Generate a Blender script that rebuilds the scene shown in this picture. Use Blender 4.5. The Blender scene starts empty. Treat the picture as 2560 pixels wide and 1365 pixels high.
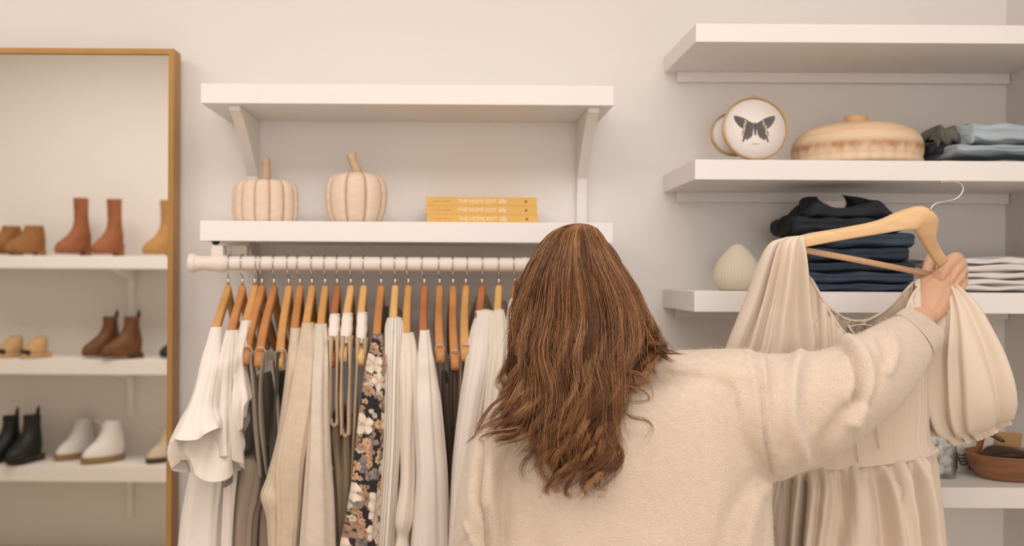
import bpy, bmesh, math, random
import numpy as np
from mathutils import Vector, Matrix
random.seed(7); RS = np.random.RandomState(11)
S = bpy.context.scene
COL = S.collection
PI = math.pi

# ---------------- camera ----------------
F, CX, CY, CAMZ, ROLL = 2420.0, 1150.0, 690.0, 1.52, 0.006
RX = np.array([math.cos(ROLL), 0, math.sin(ROLL)]); UP = np.array([-math.sin(ROLL), 0, math.cos(ROLL)])
CAM = np.array([0, 0, CAMZ])
cd = bpy.data.cameras.new('camera'); cam = bpy.data.objects.new('camera', cd); COL.objects.link(cam)
cd.sensor_width = 36; cd.lens = F / 2560 * 36
cd.shift_x = (1280 - CX) / 2560; cd.shift_y = (CY - 682.5) / 2560
cam.matrix_world = Matrix(((RX[0], UP[0], 0, 0), (0, 0, -1, 0), (RX[2], UP[2], 0, CAMZ), (0, 0, 0, 1)))
cd.clip_start = 0.05
cd.dof.use_dof = True; cd.dof.focus_distance = 1.60; cd.dof.aperture_fstop = 3.4
S.camera = cam

# ---------------- world, lights, exposure ----------------
S.view_settings.view_transform = 'Standard'; S.view_settings.look = 'None'
S.view_settings.gamma = 1.0; S.view_settings.exposure = 0.0
try: S.view_settings.use_curve_mapping = False
except Exception: pass
w = bpy.data.worlds.new('world'); S.world = w; w.use_nodes = True
w.node_tree.nodes['Background'].inputs[0].default_value = (1, .93, .85, 1)
w.node_tree.nodes['Background'].inputs[1].default_value = .6
def area(name, loc, rot, sx, sy, e, col):
    l = bpy.data.lights.new(name, 'AREA'); l.shape = 'RECTANGLE'; l.size = sx; l.size_y = sy; l.energy = e; l.color = col
    o = bpy.data.objects.new(name, l); COL.objects.link(o); o.location = loc; o.rotation_euler = rot; return o
area('ceiling_lamp_and_fill', (.15, .65, 2.86), (0, 0, 0), 2.2, 1.0, 27, (1, .97, .955))
area('ceiling_lamp_and_fill', (-1.9, .7, 2.86), (0, 0, 0), 1.2, 1.0, 22, (1, .965, .94))  # added fill lamp at left, unseen, brightens the shoe wall in the mirror
area('window_daylight', (.35, -3.38, 1.72), (math.radians(90), 0, 0), 1.65, 1.85, 42, (1, .98, .97))

# ---------------- helpers ----------------
def P(px, py, d):
    return CAM + (px - CX) / F * d * RX - (py - CY) / F * d * UP + np.array([0, d, 0.])
def PX(v):
    q = v - CAM; d = q[..., 1]
    return np.stack([CX + q @ RX / d * F, CY - q @ UP / d * F], -1)
def lin(c):
    return tuple(((x / 255) / 12.92 if x / 255 <= .04045 else ((x / 255 + .055) / 1.055) ** 2.4) for x in c)
MATS = {}
def mat(name, rgb, rough=.7, var=0, vs=6, bump=0, bs=200, metal=0, spec=.3, sheen=0, attr=None, wood=0, coat=0, trans=0, stretch=None, sss=0):
    if name in MATS: return MATS[name]
    m = bpy.data.materials.new(name); m.use_nodes = True; nt = m.node_tree; N = nt.nodes; L = nt.links
    b = N['Principled BSDF']; c = lin(rgb)
    b.inputs['Base Color'].default_value = (*c, 1); b.inputs['Roughness'].default_value = rough
    b.inputs['Metallic'].default_value = metal; b.inputs['Specular IOR Level'].default_value = spec
    if sheen: b.inputs['Sheen Weight'].default_value = sheen; b.inputs['Sheen Roughness'].default_value = .5
    if coat: b.inputs['Coat Weight'].default_value = coat
    if trans: b.inputs['Transmission Weight'].default_value = trans
    if sss:
        b.inputs['Subsurface Weight'].default_value = sss; b.inputs['Subsurface Radius'].default_value = (.012, .005, .003); b.inputs['Subsurface Scale'].default_value = 1
    tc = N.new('ShaderNodeTexCoord'); mp = N.new('ShaderNodeMapping'); L.new(tc.outputs['Object'], mp.inputs[0])
    if stretch: mp.inputs['Scale'].default_value = stretch
    if attr:
        a = N.new('ShaderNodeAttribute'); a.attribute_name = attr; L.new(a.outputs['Color'], b.inputs['Base Color'])
    elif var or wood:
        n = N.new('ShaderNodeTexNoise'); n.inputs['Scale'].default_value = vs; n.inputs['Detail'].default_value = 5
        L.new(mp.outputs[0], n.inputs['Vector'])
        r = N.new('ShaderNodeValToRGB'); k = wood or var
        r.color_ramp.elements[0].position = .3; r.color_ramp.elements[1].position = .7
        r.color_ramp.elements[0].color = (*[x * (1 - k) for x in c], 1)
        r.color_ramp.elements[1].color = (*[min(1, x * (1 + k)) for x in c], 1)
        L.new(n.outputs['Fac'], r.inputs[0]); L.new(r.outputs[0], b.inputs['Base Color'])
    if bump:
        n = N.new('ShaderNodeTexNoise'); n.inputs['Scale'].default_value = bs; n.inputs['Detail'].default_value = 4
        L.new(mp.outputs[0], n.inputs['Vector'])
        u = N.new('ShaderNodeBump'); u.inputs['Strength'].default_value = bump; u.inputs['Distance'].default_value = .002
        L.new(n.outputs['Fac'], u.inputs['Height']); L.new(u.outputs[0], b.inputs['Normal'])
    MATS[name] = m; return m

def mk(name, V, Fc, m, parent=None, smooth=True, col=None, solid=0):
    me = bpy.data.meshes.new(name)
    me.from_pydata(V if isinstance(V, list) else V.tolist(), [], Fc if isinstance(Fc, list) else Fc.tolist()); me.update()
    if smooth: me.polygons.foreach_set('use_smooth', np.ones(len(me.polygons), bool))
    if m: me.materials.append(m)
    if col is not None:
        a = me.color_attributes.new('Col', 'FLOAT_COLOR', 'POINT')
        a.data.foreach_set('color', np.concatenate([col, np.ones((len(col), 1))], 1).ravel().astype(np.float32))
    o = bpy.data.objects.new(name, me); COL.objects.link(o)
    if parent: setpar(o, parent)
    if solid:
        s = o.modifiers.new('thickness', 'SOLIDIFY'); s.thickness = solid; s.offset = 0
    return o
def setpar(o, p):
    o.parent = p; o.matrix_parent_inverse = Matrix.Translation(-Vector(p.location)) if p.parent is None else Matrix.Identity(4)
def tag(o, label, cat=None, group=None, kind=None):
    if label: o['label'] = label
    if cat: o['category'] = cat
    if group: o['group'] = group
    if kind: o['kind'] = kind
    return o
def thing(name, loc, label, cat, group=None):
    o = bpy.data.objects.new(name, None); COL.objects.link(o); o.location = Vector([float(x) for x in loc]); o.empty_display_size = .05
    return tag(o, label, cat, group)
def box(name, x0, x1, y0, y1, z0, z1, m, parent=None, bev=.0015):
    bm = bmesh.new(); bmesh.ops.create_cube(bm, size=1)
    for v in bm.verts: v.co = Vector((x0 + (v.co.x + .5) * (x1 - x0), y0 + (v.co.y + .5) * (y1 - y0), z0 + (v.co.z + .5) * (z1 - z0)))
    if bev: bmesh.ops.bevel(bm, geom=bm.edges[:], offset=bev, segments=2, affect='EDGES', profile=.6)
    me = bpy.data.meshes.new(name); bm.to_mesh(me); bm.free(); me.materials.append(m)
    o = bpy.data.objects.new(name, me); COL.objects.link(o)
    if parent: setpar(o, parent)
    return o
def struct(o): o['kind'] = 'structure'; return o
def crom(pts, n):
    p = np.asarray(pts, float); k = len(p)
    q = np.vstack([2 * p[0] - p[1], p, 2 * p[-1] - p[-2]])
    t = np.linspace(0, k - 1, n); i = np.minimum(t.astype(int), k - 2); f = (t - i)[:, None]
    a, b, c, d = q[i], q[i + 1], q[i + 2], q[i + 3]
    return .5 * ((2 * b) + (-a + c) * f + (2 * a - 5 * b + 4 * c - d) * f ** 2 + (-a + 3 * b - 3 * c + d) * f ** 3)
def spow(x, e): return np.sign(x) * np.abs(x) ** e
def loft(secs, nv=60, nu=64, disp=None, e=1.0, cap=(True, True), vec=None):
    """secs: rows of centre(3), A(3), B(3). disp(t,th)->outward metres; vec(t,th)->xyz offset"""
    q = crom([np.concatenate(s) for s in secs], nv)
    c, A, B = q[:, None, :3], q[:, None, 3:6], q[:, None, 6:9]
    th = np.linspace(0, 2 * PI, nu, endpoint=False)[None, :, None]; t = np.linspace(0, 1, nv)[:, None, None]
    pts = c + A * spow(np.cos(th), e) + B * spow(np.sin(th), e)
    la = np.maximum(np.linalg.norm(A, axis=2, keepdims=True), 1e-4); lb = np.maximum(np.linalg.norm(B, axis=2, keepdims=True), 1e-4)
    nrm = A / la ** 2 * np.cos(th) + B / lb ** 2 * np.sin(th); nrm /= np.linalg.norm(nrm, axis=2, keepdims=True) + 1e-9
    if disp is not None: pts = pts + nrm * disp(t + 0 * th, th + 0 * t)
    if vec is not None: pts = pts + vec(t + 0 * th, th + 0 * t)
    V = pts.reshape(-1, 3)
    i = np.arange(nv - 1)[:, None]; j = np.arange(nu)[None, :]; jn = (j + 1) % nu
    Fq = np.stack([i * nu + j, i * nu + jn, (i + 1) * nu + jn, (i + 1) * nu + j], -1).reshape(-1, 4)
    Fc = Fq.tolist(); V = V.tolist()
    if cap[0]:
        V.append(pts[0].mean(0).tolist()); k = len(V) - 1; Fc += [[k, (a + 1) % nu, a] for a in range(nu)]
    if cap[1]:
        V.append(pts[-1].mean(0).tolist()); k = len(V) - 1; b0 = (nv - 1) * nu; Fc += [[k, b0 + a, b0 + (a + 1) % nu] for a in range(nu)]
    return np.array(V), Fc
Yv = np.array([0, 1., 0]); Zv = np.array([0, 0, 1.]); Xv = np.array([1., 0, 0])
def SC(pl, pr, d, th, dr=None, bdir=None):
    """section between two picture points at centre depth d (dr: depth of the right one)"""
    L = P(pl[0], pl[1], d); R = P(pr[0], pr[1], d if dr is None else dr)
    return ((L + R) / 2, (R - L) / 2, (Yv if bdir is None else bdir) * th)
def SN(y, xl, xr, dn, th, yaw=0, yr=None):
    """deep section whose near end spans xl..xr at depth dn"""
    L = P(xl, y, dn); R = P(xr, y if yr is None else yr, dn); B = np.array([yaw * th, th, 0])
    return ((L + R) / 2 + B, (R - L) / 2, B)
def tube(pts, r, n=8, cap=True, flat=1.0):
    pts = np.asarray(pts, float); k = len(pts); r = np.broadcast_to(r, (k,))
    T = np.gradient(pts, axis=0); T /= np.linalg.norm(T, axis=1, keepdims=True) + 1e-12
    ref = np.array([0.03, .02, 1.]) if abs(T[0, 2]) < .9 else np.array([1., .02, .03])
    V = []; u = None
    for i in range(k):
        if u is None: u = np.cross(T[i], ref)
        u = u - T[i] * (u @ T[i]); u /= np.linalg.norm(u) + 1e-12; v = np.cross(T[i], u)
        for a in range(n):
            an = 2 * PI * a / n; V.append((pts[i] + r[i] * (u * math.cos(an) + v * math.sin(an) * flat)).tolist())
    Fc = [[i * n + a, i * n + (a + 1) % n, (i + 1) * n + (a + 1) % n, (i + 1) * n + a] for i in range(k - 1) for a in range(n)]
    if cap: Fc += [list(range(n))[::-1], list(range((k - 1) * n, k * n))]
    return V, Fc
def join(parts):
    V = []; Fc = []
    for v, f in parts:
        o = len(V); V += (v if isinstance(v, list) else v.tolist()); Fc += [[o + i for i in q] for q in f]
    return V, Fc
def lathe(prof, n=64, mod=None):
    V = []; k = len(prof)
    for i, (r, z) in enumerate(prof):
        for a in range(n):
            an = 2 * PI * a / n; rr = r * (mod(an, i / (k - 1)) if mod else 1)
            V.append([rr * math.cos(an), rr * math.sin(an), z])
    Fc = [[i * n + a, i * n + (a + 1) % n, (i + 1) * n + (a + 1) % n, (i + 1) * n + a] for i in range(k - 1) for a in range(n)]
    return np.array(V), Fc
def remesh(o, vox, smooth=4, fac=.6):
    r = o.modifiers.new('r', 'REMESH'); r.mode = 'VOXEL'; r.voxel_size = vox
    s = o.modifiers.new('s', 'SMOOTH'); s.iterations = smooth; s.factor = fac
    dg = bpy.context.evaluated_depsgraph_get(); me = bpy.data.meshes.new_from_object(o.evaluated_get(dg))
    o.modifiers.clear(); m0 = o.data.materials[0] if o.data.materials else None
    o.data = me
    if not me.materials and m0: me.materials.append(m0)
    me.polygons.foreach_set('use_smooth', np.ones(len(me.polygons), bool)); return o
def getco(me):
    a = np.empty(len(me.vertices) * 3, np.float32); me.vertices.foreach_get('co', a); return a.reshape(-1, 3).astype(float)
def getno(me):
    a = np.empty(len(me.vertices) * 3, np.float32); me.vertices.foreach_get('normal', a); return a.reshape(-1, 3).astype(float)
def pdist(q, line):
    line = np.asarray(crom(line, 24), float); best = np.full(len(q), 1e9)
    for a, b in zip(line[:-1], line[1:]):
        ab = b - a; t = np.clip(((q - a) @ ab) / (ab @ ab + 1e-9), 0, 1); best = np.minimum(best, np.linalg.norm(q - a - t[:, None] * ab, axis=1))
    return best
def ridges(o, rs, off=(0, 0, 0)):
    co = getco(o.data) + np.array(off); no = getno(o.data); q = PX(co); view = co - CAM; view /= np.linalg.norm(view, axis=1, keepdims=True)
    facing = np.clip(-(no * view).sum(1) * 3 + .2, 0, 1); d = np.zeros(len(co))
    for line, w_, h in rs: d += h * np.exp(-(pdist(q, line) / w_) ** 2)
    co += no * (d * facing)[:, None]; co -= np.array(off)
    o.data.vertices.foreach_set('co', co.ravel().astype(np.float32)); o.data.update()
def snoise(seed, n=6, f=(1, 6)):
    r = np.random.RandomState(seed); k = r.randint(f[0], f[1] + 1, n); ph = r.rand(n) * 6.28; tw = r.uniform(-2, 2, n); a = r.rand(n) + .4; a /= a.sum()
    return lambda t, th: sum(a[i] * np.cos(k[i] * th + ph[i] + tw[i] * t * 2) for i in range(n))

# ---------------- materials ----------------
Mwall = mat('wall_paint', (237, 231, 225), .85, var=.012, vs=2, bump=.05, bs=60)
Mshelf = mat('white_shelf_laminate', (240, 234, 229), .45, var=.01, vs=3)
Mbracket = mat('white_painted_metal', (240, 234, 228), .4)
Mfloor = mat('floor_boards', (216, 202, 184), .5, wood=.2, vs=4, stretch=(1, 12, 1))
Mceil = mat('ceiling_paint', (242, 234, 226), .9)
Mgold = mat('brushed_brass', (176, 132, 78), .42, metal=.35, var=.05, vs=20)
Mblack = mat('black_plastic', (30, 26, 22), .4)
Mchrome = mat('chrome_wire', (205, 198, 190), .22, metal=1)

# ---------------- room ----------------
YW = 2.45; XR = 1.379; XL = -3.3; ZC = 2.95
struct(box('wall_front', XL, XR, YW, YW + .12, 0, ZC, Mwall, bev=0))
struct(box('wall_right', XR, XR + .12, -3.5, YW + .12, 0, ZC, Mwall, bev=0))
struct(box('wall_left', XL - .12, XL, -.77, YW + .12, 0, ZC, Mwall, bev=0))
struct(box('wall_partition', XL, -.7, -.77, -.65, 0, ZC, Mwall, bev=0))
struct(box('wall_passage', -.82, -.7, -3.5, -.77, 0, ZC, Mwall, bev=0))
def rear_wall():
    parts = []
    for (a, b, c, d) in ((-.7, -.5, 0, ZC), (1.2, XR, 0, ZC), (-.5, 1.2, 0, .8), (-.5, 1.2, 2.7, ZC)):
        V = [[x, y, z] for x in (a, b) for y in (-3.5, -3.62) for z in (c, d)]
        parts.append((V, [[0, 1, 3, 2], [4, 6, 7, 5], [0, 4, 5, 1], [2, 3, 7, 6], [0, 2, 6, 4], [1, 5, 7, 3]]))
    return mk('wall_back', *join(parts), Mwall, smooth=False)
struct(rear_wall())
win = thing('window_1', (.35, -3.55, .8), None, None); struct(win)
for a, b, c, d in ((-.5, -.44, .8, 2.7), (1.14, 1.2, .8, 2.7), (-.44, 1.14, .8, .86), (-.44, 1.14, 2.64, 2.7), (.32, .38, .86, 2.64)):
    box('window_frame', a, b, -3.58, -3.52, c, d, Mshelf, win)
struct(box('floor', XL - .12, XR + .12, -3.62, YW + .12, -.1, 0, Mfloor, bev=0))
struct(box('ceiling', XL - .12, XR + .12, -3.62, YW + .12, ZC, ZC + .1, Mceil, bev=0))
for nm, (x0, x1, y0, y1) in dict(baseboard_front=(XL, XR, YW - .015, YW), baseboard_right=(XR - .015, XR, -3.5, YW - .015)).items():
    struct(box(nm, x0, x1, y0, y1, 0, .09, Mshelf))

# ---------------- shelving on the wall ----------------
def Xp(px, d): return (px - CX) / F * d
def Zp(py, d): return CAMZ - (py - CY) / F * d
def bracket_plate(x, w_, ztop, zbot, depth, gusset, parent, m=Mbracket, sgn=1, yw=YW):
    # profile in (distance from wall, z): arm under the shelf, curved gusset, long leg down the wall
    pr = [(0, 0), (depth, 0), (depth, -.012)]
    for k in range(9):
        a = k / 8; pr.append((depth - .01 - (depth - .038) * a, -.014 - gusset * (a ** 1.25)))
    pr += [(.022, -gusset - .05), (.016, -(ztop - zbot)), (0, -(ztop - zbot))]
    V = []
    for s in (-.5, .5):
        for (y, z) in pr: V.append([x + s * w_, yw - sgn * y, ztop + z])
    n = len(pr); Fc = [list(range(n)), list(range(2 * n - 1, n - 1, -1))] + [[i, i + n, (i + 1) % n + n, (i + 1) % n] for i in range(n)]
    o = mk('bracket', V, Fc, m, parent, smooth=False)
    b = o.modifiers.new('b', 'BEVEL'); b.width = .0015; b.segments = 2; b.limit_method = 'ANGLE'
    return o
D1, D2 = 2.20, 2.12
mx0, mx1 = Xp(499, D1), Xp(1532, D1)
MT0, MT1 = 1.52 + .3895, 1.52 + .4345
MB0, MB1 = 1.52 + .0765, 1.52 + .1225
sh = thing('wall_shelf', (mx0, YW, MT0), 'upper white shelf above the pumpkins, on two brackets', 'shelf')
box('shelf_board', mx0, mx1, D1, YW, MT0, MT1, Mshelf, sh)
sh2 = thing('wall_shelf', (mx0, YW, MB0), 'lower white shelf over the clothes rail, carrying pumpkins and yellow books', 'shelf')
box('shelf_board', mx0, mx1, D1, YW, MB0, MB1, Mshelf, sh2)
for bx in (Xp(629, 2.42), Xp(1455, 2.42)):
    bracket_plate(bx, .026, MT0, MB1, .225, .13, sh)
    bracket_plate(bx, .026, MB0, MB0 - .40, .12, .05, sh2)

zt = {0: (1.52 + .516, 1.52 + .5565), 1: (1.52 + .2145, 1.52 + .2585), 2: (1.52 - .0755, 1.52 - .030), 3: (1.52 - .502, 1.52 - .4565)}
rx0 = Xp(1736, D2)
lab = {0: 'topmost white shelf at upper right, empty', 1: 'white shelf at right holding butterfly frame and wooden lidded bowl',
       2: 'white shelf at right holding ribbed vase and dark jeans', 3: 'lowest white shelf at right holding brown bowl and glass jar'}
for k, (a, b) in zt.items():
    s_ = thing('wall_shelf', (rx0, YW, a), lab[k], 'shelf')
    box('shelf_board', rx0, XR, D2, YW, a, b, Mshelf, s_)
    box('wall_cleat', rx0 + .03, XR - .002, YW - .022, YW, a - .025, a, Mshelf, s_)

# ---------------- mirror ----------------
MY = 2.37
mt = 1.52 + (690 - 126) / F * MY
ml, mr = -1.95, Xp(432, MY)
mir = thing('wall_mirror', (ml, MY, .02), 'tall gold-framed rectangular mirror reflecting shoe shelves', 'mirror')
fw = .0135
def ring_frame():
    V = []; 
    for (y, i) in ((MY, 0), (MY, fw), (MY + .055, 0)):
        for (x, z) in ((ml + i, .02 + i), (mr - i, .02 + i), (mr - i, mt - i), (ml + i, mt - i)): V.append([x, y, z])
    for (x, z) in ((ml + fw, .02 + fw), (mr - fw, .02 + fw), (mr - fw, mt - fw), (ml + fw, mt - fw)): V.append([x, MY + .012, z])
    Fc = []
    for a in range(4):
        b = (a + 1) % 4; Fc += [[a, b, 4 + b, 4 + a], [a, 8 + a, 8 + b, b], [4 + a, 4 + b, 12 + b, 12 + a]]
    Fc.append([8, 11, 10, 9])
    return V, Fc
o = mk('frame', *ring_frame(), Mgold, mir, smooth=False); o['label'] = 'slim gold frame'
bv = o.modifiers.new('b', 'BEVEL'); bv.width = .001; bv.segments = 2
mg = bpy.data.materials.new('mirror_glass'); mg.use_nodes = True; b_ = mg.node_tree.nodes['Principled BSDF']
b_.inputs['Metallic'].default_value = 1; b_.inputs['Roughness'].default_value = .0; b_.inputs['Base Color'].default_value = (*lin((250, 247, 240)), 1)
o = box('mirror_glass', ml + fw, mr - fw, MY + .008, MY + .014, .02 + fw, mt - fw, mg, mir, bev=0); o['label'] = 'silvered glass pane'

# ---------------- shoe wall (seen in the mirror) ----------------
YS = -.65; SD = .35; DV = 2 * (MY + .008) - (YS + SD)      # virtual depth of the shelf fronts
def MZ(py, dv=DV): return CAMZ - (py - CY) / F * dv
def MX(px, dv=DV): return (px - CX) / F * dv
slabs = [(645, 677), (905, 942), (1172, 1210)]
sx0, sx1 = -2.95, -.95
SZ = []
for k, (a, b) in enumerate(slabs):
    z1, z0 = MZ(a), MZ(b); SZ.append(z1)
    s_ = thing('shoe_shelf', (sx0, YS, z0), ['white shoe shelf in the mirror, topmost, with heeled boots', 'white shoe shelf in the mirror, middle one, with mules and brown boots', 'white shoe shelf in the mirror, lowest, with black boots and white sneakers'][k], 'shelf')
    box('shelf_board', sx0, sx1, YS, YS + SD, z0, z1, Mshelf, s_)
    for bx in (MX(314, 5.3), MX(314, 5.3) - .9):
        bracket_plate(bx, .034, z0, z0 - .27, .28, .045, s_, sgn=-1, yw=YS)

def shoe(levels, nu=40, nv=22, sole=0., open_=True):
    """levels: (z, x_toe, x_heel, half width); x grows towards the heel"""
    q = crom([(z, a, b, h, 0) for z, a, b, h in levels], nv); V = []
    for (z, a, b, h, _) in q:
        for k in range(nu):
            th = 2 * PI * k / nu; c = math.cos(th); s = math.sin(th); L = (b - a) / 2
            x = (a + b) / 2 + L * spow(np.array(c), .85)
            wv = h * (1 - .18 * ((x - a) / (b - a + 1e-6) > .62) * min(1, ((x - a) / (b - a + 1e-6) - .62) / .2)) * (1.0 if (x - a) / (b - a + 1e-6) > .3 else .78 + .22 * ((x - a) / (b - a + 1e-6)) / .3)
            V.append([float(x), float(wv * spow(np.array(s), .8)), float(z)])
    n = nv
    Fc = [[i * nu + k, i * nu + (k + 1) % nu, (i + 1) * nu + (k + 1) % nu, (i + 1) * nu + k] for i in range(n - 1) for k in range(nu)]
    V.append([(q[0][1] + q[0][2]) / 2, 0, q[0][0]]); c0 = len(V) - 1; Fc += [[c0, (k + 1) % nu, k] for k in range(nu)]
    if open_:   # collar turned inwards and down
        b0 = (n - 1) * nu
        for dz, sc in ((.0, .88), (-.05, .85)):
            cx = (q[-1][1] + q[-1][2]) / 2
            base = len(V)
            for k in range(nu):
                v = V[b0 + k]; V.append([cx + (v[0] - cx) * sc, v[1] * sc, v[2] + dz])
            prev = b0 if dz == 0 else base - nu
            Fc += [[prev + k, prev + (k + 1) % nu, base + (k + 1) % nu, base + k] for k in range(nu)]
        Fc.append([base + k for k in range(nu)])
    return V, Fc
Leath = dict(rust=mat('rust_suede', (152, 94, 62), .75, var=.15, vs=30), tan=mat('tan_suede', (150, 104, 62), .8, var=.12, vs=30),
             honey=mat('honey_suede', (180, 134, 82), .8, var=.1, vs=30), brown=mat('brown_leather', (106, 68, 40), .5, var=.15, vs=25),
             gusset=mat('brown_elastic', (84, 54, 34), .9), black=mat('black_leather', (30, 30, 28), .45, var=.1, vs=25), mule=mat('raffia_tan', (196, 158, 112), .8, var=.08, vs=60),
             white=mat('white_canvas', (232, 228, 224), .8), cream=mat('cream_canvas', (205, 190, 165), .8), sole=mat('dark_sole', (78, 56, 38), .7),
             jute=mat('jute_rope_sole', (150, 120, 82), .9, var=.3, vs=120, bump=.6, bs=300))
def place(parts, base, rz, sc=1.):
    R = Matrix.Rotation(rz, 4, 'Z'); M = Matrix.Translation(Vector(base)) @ R @ Matrix.Scale(sc, 4)
    for o in parts:
        for v in o.data.vertices: v.co.x *= .86; v.co = M @ v.co
        o.data.update()
def make_shoe(kind, px, row, dv, col, label, nm='boot', rz=.5, sc=1., solecol='sole'):
    """px: centre of the shoe as seen in the mirror picture"""
    dv += .07; y = 2 * (MY + .008) - dv; base = (MX(px, dv), y, SZ[row])
    rz = -(rz * .7 + .6); t = thing(nm, base, label, 'shoe'); m = Leath[col]; ms = Leath[solecol]; ps = []
    def up(lv, **k): ps.append(mk('upper', *shoe(lv, **k), m, None))
    def hl(x0, x1, w_, h, mm=None): ps.append(box('heel', x0, x1, -w_, w_, 0, h, mm or ms, None, bev=.004))
    if kind == 'tall':
        lv = [(.012, -.105, .06, .034), (.03, -.115, .095, .040), (.06, -.10, .105, .040), (.085, -.06, .108, .038), (.11, -.025, .105, .036), (.15, .005, .093, .036), (.20, .012, .085, .037), (.265, .008, .085, .039), (.285, .006, .086, .040)]
        up(lv); hl(.058, .100, .024, .065, m)
    elif kind == 'bootie':
        lv = [(.010, -.10, .07, .034), (.028, -.115, .10, .041), (.055, -.10, .105, .041), (.08, -.06, .105, .038), (.105, -.02, .100, .037), (.14, .0, .092, .038)]
        up(lv); hl(.05, .098, .026, .032, m)
    elif kind == 'chelsea':
        lv = [(.012, -.125, .09, .038), (.03, -.135, .105, .043), (.06, -.12, .112, .042), (.085, -.075, .112, .04), (.12, -.02, .104, .038), (.165, .008, .092, .038), (.205, .01, .09, .04)]
        up(lv); hl(.045, .105, .034, .03)
        V, Fc = tube([(.088, 0, .18), (.096, 0, .215), (.097, 0, .235), (.090, 0, .215), (.083, 0, .18)], .008, 6, flat=1); o = mk('pull_tab', V, Fc, Leath['black']); o['label'] = 'black pull tab'; ps.append(o)
        V, Fc = shoe([(.10, .025, .068, .0415), (.14, .03, .068, .0392), (.19, .034, .07, .0405)], nv=8, open_=False); o = mk('elastic_panel', V, Fc, Leath['black' if col == 'black' else 'gusset']); ps.append(o)
    elif kind == 'mule':
        lv = [(.018, -.08, .06, .036), (.035, -.088, .07, .043), (.06, -.07, .072, .042), (.085, -.035, .072, .036), (.105, .0, .068, .027)]
        up(lv, open_=False); ps.append(mk('sole', *shoe([(0, -.10, .085, .036), (.008, -.105, .09, .04), (.018, -.105, .09, .041), (.024, -.10, .085, .038)], open_=False), m))
        V, Fc = shoe([(.02, -.095, -.06, .030), (.035, -.09, -.06, .032), (.045, -.085, -.06, .026)], nv=8, open_=False); o = mk('toe_opening_shade', V, Fc, Leath['black']); o['label'] = 'toe opening with its shade painted black'; ps.append(o)  # solid black piece stands in for the shade inside the toe opening
        hl(.045, .085, .028, .03, m)
    elif kind in ('sneaker', 'espadrille'):
        lv = [(.02, -.115, .105, .038), (.04, -.115, .11, .042), (.07, -.085, .112, .040), (.095, -.045, .11, .037), (.13, -.015, .10, .034), (.165, .0, .09, .032), (.185, .012, .088, .031)]
        up(lv); sl = mk('sole', *shoe([(0, -.115, .11, .04), (.008, -.123, .118, .045), (.024, -.123, .118, .045), (.03, -.12, .115, .043)], open_=False), ms); ps.append(sl)
        laces = []
        for k in range(5):
            x = -.055 + .018 * k; z = .082 + .018 * k; laces.append(tube([(x, -.022, z - .006), (x - .004, 0, z + .006), (x, .022, z - .006)], .0025, 6))
        laces.append(tube([(.015, 0, .16), (-.01, .02, .175), (-.03, .03, .165)], .002, 6)); laces.append(tube([(.015, 0, .16), (-.015, -.02, .18), (-.04, -.02, .19)], .002, 6))
        ps.append(mk('laces', *join(laces), m))
    place(ps, base, rz, sc * dict(bootie=1.16, chelsea=1.13, sneaker=1.16, tall=1.10, mule=1.05).get(kind, 1))
    for o in ps: setpar(o, t)
    return t
R1, R2, R3 = 5.06, 5.10, 5.12
make_shoe('bootie', 8, 0, 5.16, 'tan', 'tan suede bootie in the mirror, cut by the left edge', 'boot', .45)
make_shoe('bootie', 64, 0, 5.10, 'tan', 'tan suede bootie in the mirror, beside the tall rust boots', 'boot', .35)
make_shoe('tall', 183, 0, 5.12, 'rust', 'rust suede heeled boot in the mirror, left one of the pair', 'boot', .5)
make_shoe('tall', 270, 0, 5.10, 'rust', 'rust suede heeled boot in the mirror, right one of the pair', 'boot', .75, .98)
make_shoe('tall', 400, 0, 5.12, 'honey', 'honey yellow suede boot half hidden by the mirror frame', 'boot', .4, .97)
make_shoe('mule', 30, 1, 5.12, 'mule', 'tan open-toe mule in the mirror, nearest the left edge', 'mule', .75, 1.0)
make_shoe('mule', 92, 1, 5.08, 'mule', 'tan open-toe mule in the mirror, second from the left edge', 'mule', .75, 1.0)
make_shoe('chelsea', 258, 1, 5.14, 'brown', 'brown ankle boot with black tab, left one, partly behind its mate', 'boot', .5, .94)
make_shoe('chelsea', 310, 1, 5.06, 'brown', 'brown ankle boot with black tab, right one, in front of its mate', 'boot', .35, .96)
make_shoe('bootie', 438, 1, 5.12, 'black', 'dark shoe barely showing past the mirror frame on the middle shelf', 'shoe', .4, .8)
make_shoe('chelsea', 12, 2, 5.12, 'black', 'black ankle boot in the mirror, cut by the left edge', 'boot', .9, 1.02)
make_shoe('chelsea', 66, 2, 5.08, 'black', 'black ankle boot in the mirror, beside the white sneakers', 'boot', 1.0, 1.06)
make_shoe('sneaker', 192, 2, 5.22, 'white', 'white high-top sneaker in the mirror, left one with loose laces', 'sneaker', .5, 1.0, 'jute')
make_shoe('sneaker', 262, 2, 5.12, 'white', 'white high-top sneaker in the mirror, right one on rope sole', 'sneaker', .3, 1.02, 'jute')
make_shoe('sneaker', 412, 2, 5.14, 'cream', 'cream laced shoe half hidden by the mirror frame', 'sneaker', .4, .86, 'sole')
for o in [x for x in COL.objects if x.name.startswith('sneaker')]: pass

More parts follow.
